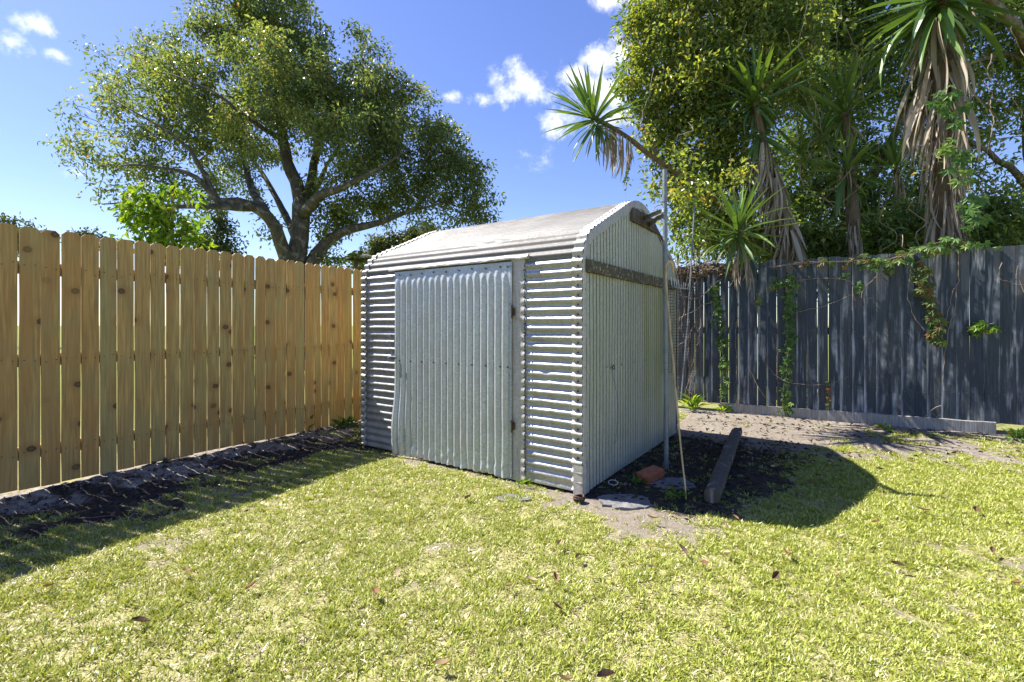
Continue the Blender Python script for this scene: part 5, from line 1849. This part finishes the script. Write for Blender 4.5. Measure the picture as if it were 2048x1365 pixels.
def build_weeds():
    rosette_weed('fern_clump', 'bright yellow green fern clump at the fence foot behind the shed corner', 1385, 822, 44, .26, .035, M['leaf_lime'], 91, cat='fern', el=(25, 85))
    rosette_weed('leafy_weed', 'leafy weed at the foot of the first creeper column', 1448, 824, 30, .13, .04, M['leaf_lime'], 92)
    rosette_weed('leafy_weed', 'small green weed growing beside the red brick', 1272, 968, 30, .07, .016, M['leaf_creeper'], 93)
    rosette_weed('leafy_weed', 'low weed between the slab and the timber post', 1352, 996, 36, .09, .009, M['leaf_creeper'], 94)
    rosette_weed('leafy_weed', 'weed sprouting through the base board of the old fence', 1770, 862, 14, .11, .04, M['leaf_lime'], 95)
    rosette_weed('leafy_weed', 'dark weed at the fence foot at the far right', 2035, 880, 50, .13, .04, M['leaf_creeper'], 96)
    rosette_weed('leafy_weed', 'tuft of weed against the shed jamb below the door', 1042, 972, 26, .07, .012, M['leaf_lime'], 97, el=(30, 80))
    rosette_weed('leafy_weed', 'weeds at the fence foot nearest the shed', 690, 860, 80, .16, .035, M['leaf_creeper'], 98)
    rosette_weed('leafy_weed', 'thin weed sprig against the pine fence', 610, 868, 30, .26, .03, M['leaf_creeper'], 99, el=(60, 88))
    # individual fallen leaves on the lawn
    g = np.random.default_rng(110)
    spots = [(748, 983), (752, 1185), (1020, 1172), (1062, 1160), (1110, 1152), (1113, 1212), (1117, 1087), (1156, 1112), (1305, 1036), (886, 1328), (1130, 1360), (1210, 1352), (800, 1145), (936, 995), (96, 1172), (375, 1142), (278, 1243), (505, 1170),
             (1365, 1100), (1390, 1102), (1300, 1133), (1685, 1072), (1752, 1043), (1950, 1020), (1848, 1020), (1572, 1106), (1795, 1128), (1985, 1100), (2035, 1165), (1675, 1145), (1548, 1150), (1455, 1107), (1410, 1125), (1600, 985), (1830, 960), (1900, 930), (1700, 905), (1760, 935), (1640, 880), (1990, 945),
             (1545, 930), (1500, 905), (1480, 985), (1620, 960), (1560, 1010), (1470, 1030), (1530, 870), (1600, 850), (1850, 905), (1940, 905)]
    meshes = []
    for k in range(4):
        a = Acc()
        L, W, cu = .075, .034 * g.uniform(.8, 1.2), g.uniform(.2, .9)
        rows = []
        for i in range(6):
            t = i / 5
            w = W / 2 * math.sin(math.pi * min(.98, t * .93 + .05))
            rows.append([(L * (t - .5), w, .010 + .018 * cu * (t - .4) ** 2 * 4 + w * .7), (L * (t - .5), 0, .006 + .018 * cu * (t - .4) ** 2 * 4), (L * (t - .5), -w, .010 + .018 * cu * (t - .4) ** 2 * 4 + w * .7)])
        a.grid(np.array(rows)[:, ::-1], var=g.uniform(.1, .9))
        meshes.append(a.mesh('fallen_leaf', DEADS[k]))
    def zone(x, y):
        if y < 900:
            return 'against the base of the old fence' if x > 1580 else 'on the soil behind the timber post'
        if y < 1035 and x > 1440:
            if x < 1530:
                return 'right beside the timber post'
            if x < 1660:
                return 'in the shade of the shed'
            return ('on the bare soil near the middle of the old fence' if x < 1850 else 'on the bare soil at the far right') if y < 950 else 'at the sunny edge of the bare soil'
        if x < 420:
            return 'on the lawn nearest the pine fence shadow'
        if x < 700:
            return 'on the open lawn left of the shed door'
        if x < 960:
            return 'on the grass below the shed door' if y < 1080 else 'in the middle of the lawn before the door'
        if x < 1230:
            return 'at the very front edge of the lawn' if y > 1300 else 'on the grass straight before the shed corner' if y < 1140 else 'midway from the shed corner to the front edge'
        if x < 1420:
            return 'at the edge of the slab soil' if y < 1060 else 'on the grass before the timber post'
        if x < 1620:
            return 'on the grass just outside the shed shadow'
        if x < 1820:
            return 'on the dry lawn beyond the shed shadow'
        return 'on the dry lawn at the far right'
    shade = ['russet', 'dark brown', 'tan', 'straw pale']
    shape = ['curled', 'flat', 'folded', 'narrow']
    used = set()
    for i, (x, y) in enumerate(spots):
        Y = F_PX * (CAM_Z - .03) / (y - HORIZON)
        c = px(x, y, Y)
        lawn = i < 33
        k = int(g.integers(0, 4))
        for q in range(4):
            if (zone(x, y), (k + q) % 4) not in used:
                k = (k + q) % 4
                break
        used.add((zone(x, y), k))
        s = g.uniform(.5, .95)
        o = place('fallen_leaf', meshes[k], None, (c.x, c.y, .022 if lawn else .01), (g.normal(0, .3), g.normal(0, .3), g.uniform(0, 6.28)), (s, s, s))
        tag(o, shade[k] + ' dead leaf lying ' + zone(x, y), 'leaf', 'fallen leaves on the lawn' if lawn else 'fallen leaves on the bare soil')
    # yellow leaf
    c = px(505, 1170, 2.19)
    # leaf litter by the post and along the old fence
    a = Acc()
    n = 9000
    x, y = g.uniform(.5, 6.5, n), g.uniform(2.9, 8.0, n)
    lx, ly = shed_xy(x, y)
    dg = (x - GA[0]) * GN[0] + (y - GA[1]) * GN[1]
    heap = np.exp(-((lx - .95) / .45) ** 2 - ((ly - 1.95) / .5) ** 2)
    s, d, gr, n1, n3 = soil_masks(x, y)
    p = np.clip(heap * 1.0 + d * .45 + .42 * sstep(2.5, .3, dg), 0, 1) * (lx > .03) * (dg > .05)
    k = g.random(n) < p
    x, y, heap = x[k], y[k], heap[k]
    n = len(x)
    P = np.stack([x, y, ground_z(x, y) + .008 + heap * g.random(n) * .07], 1)
    D = rand_dirs(g, n) * np.array([1, 1, .3])
    leaf_cloud(a, P, D, np.tile([0, 0, 1.], (n, 1)) + g.normal(0, .35, (n, 3)), g.uniform(.025, .075, n), g.uniform(.012, .032, n), np.clip(g.random(n) ** 1.6, 0, 1), g, .3, .2)
    tag(a.build('leaf_litter', M['litter'], None, (1.6, 4.6, 0)), 'dark leaf litter on the soil round the timber post', 'leaf litter', kind='stuff')
    # dark crumbs of dug soil and old leaf bits in the bed along the pine fence
    a = Acc()
    n = 1500
    t, d = g.uniform(-1.4, 3.4, n), g.uniform(.02, 1.0, n)
    q = FA[None] + FD[None] * t[:, None] + FN[None] * d[:, None]
    keep = g.random(n) < (.25 + .75 * fbm(q[:, 0] * 3, q[:, 1] * 3, 17)) * sstep(1.05, .4, d)
    q = q[keep]
    z = ground_z(q[:, 0], q[:, 1])
    ico = np.array([[1, 0, 0], [-1, 0, 0], [0, 1, 0], [0, -1, 0], [0, 0, .8], [0, 0, -.8]], float)
    tri = np.array([[0, 2, 4], [2, 1, 4], [1, 3, 4], [3, 0, 4], [2, 0, 5], [1, 2, 5], [3, 1, 5], [0, 3, 5]])
    for i in range(len(q)):
        r = .006 + .024 * g.random() ** 3
        v = ico * r * g.uniform(.6, 1.35, (6, 1)) @ np.array(Euler((g.random() * 6, g.random() * 6, g.random() * 6)).to_matrix())
        a.add(v + np.array([q[i, 0], q[i, 1], z[i] + r * .3]), tri)
    tag(a.build('soil_clods', M['soil_clod'], None, (FA[0], FA[1], 0)), 'dark crumbly clods of soil in the bed under the pine fence', 'soil', kind='stuff')
    a = Acc()
    n = 900
    t, d = g.uniform(-1.4, 3.4, n), np.abs(g.normal(.45, .35, n))
    q = FA[None] + FD[None] * t[:, None] + FN[None] * (.03 + d[:, None])
    P = np.stack([q[:, 0], q[:, 1], ground_z(q[:, 0], q[:, 1]) + .006], 1)
    leaf_cloud(a, P, rand_dirs(g, n) * np.array([1, 1, .3]), np.tile([0, 0, 1.], (n, 1)) + g.normal(0, .3, (n, 3)), g.uniform(.02, .06, n), g.uniform(.006, .02, n), g.random(n), g, .3, .2)
    for k in range(26):
        t0, d0 = g.uniform(-1, 3.2), g.uniform(.1, 1.0)
        c = FA + FD * t0 + FN * d0
        az, L = g.random() * 6.28, g.uniform(.08, .30)
        pts = []
        for f in np.linspace(-.5, .5, 6):
            xx, yy = c[0] + math.cos(az) * L * f + g.normal(0, .006), c[1] + math.sin(az) * L * f + g.normal(0, .006)
            pts.append((xx, yy, float(ground_z(np.array([xx]), np.array([yy]))[0]) + .008))
        a.tube(pts, .0022, 4, False, .9)
    tag(a.build('bed_litter', M['litter'], None, (FA[0] + .3, FA[1], 0)), 'scraps of dry leaf and root on the bare bed under the pine fence', 'leaf litter', kind='stuff')
    # clods and pale pebbles along the new fence
    a = Acc()
    n = 600
    t, d = g.uniform(-1.2, 3.2, n), np.abs(g.normal(.22, .14, n)) + .02
    ico = np.array([[1, 0, 0], [-1, 0, 0], [0, 1, 0], [0, -1, 0], [0, 0, 1], [0, 0, -1]], float)
    tri = np.array([[0, 2, 4], [2, 1, 4], [1, 3, 4], [3, 0, 4], [2, 0, 5], [1, 2, 5], [3, 1, 5], [0, 3, 5]])
    for i in range(n):
        q = FA + FD * t[i] + FN * d[i]
        r = .003 + .012 * g.random() ** 3
        v = ico * r * g.uniform(.6, 1.3, (6, 1)) @ np.array(Euler((g.random() * 6, g.random() * 6, g.random() * 6)).to_matrix())
        a.add(v + np.array([q[0], q[1], float(ground_z(q[0:1], q[1:2])[0]) + r * .4]), tri)
    tag(a.build('pebbles', M['slab'], None, (FA[0], FA[1], 0)), 'pale pebbles and clods in the sand under the pine fence', 'pebbles', kind='stuff')


build_weeds()
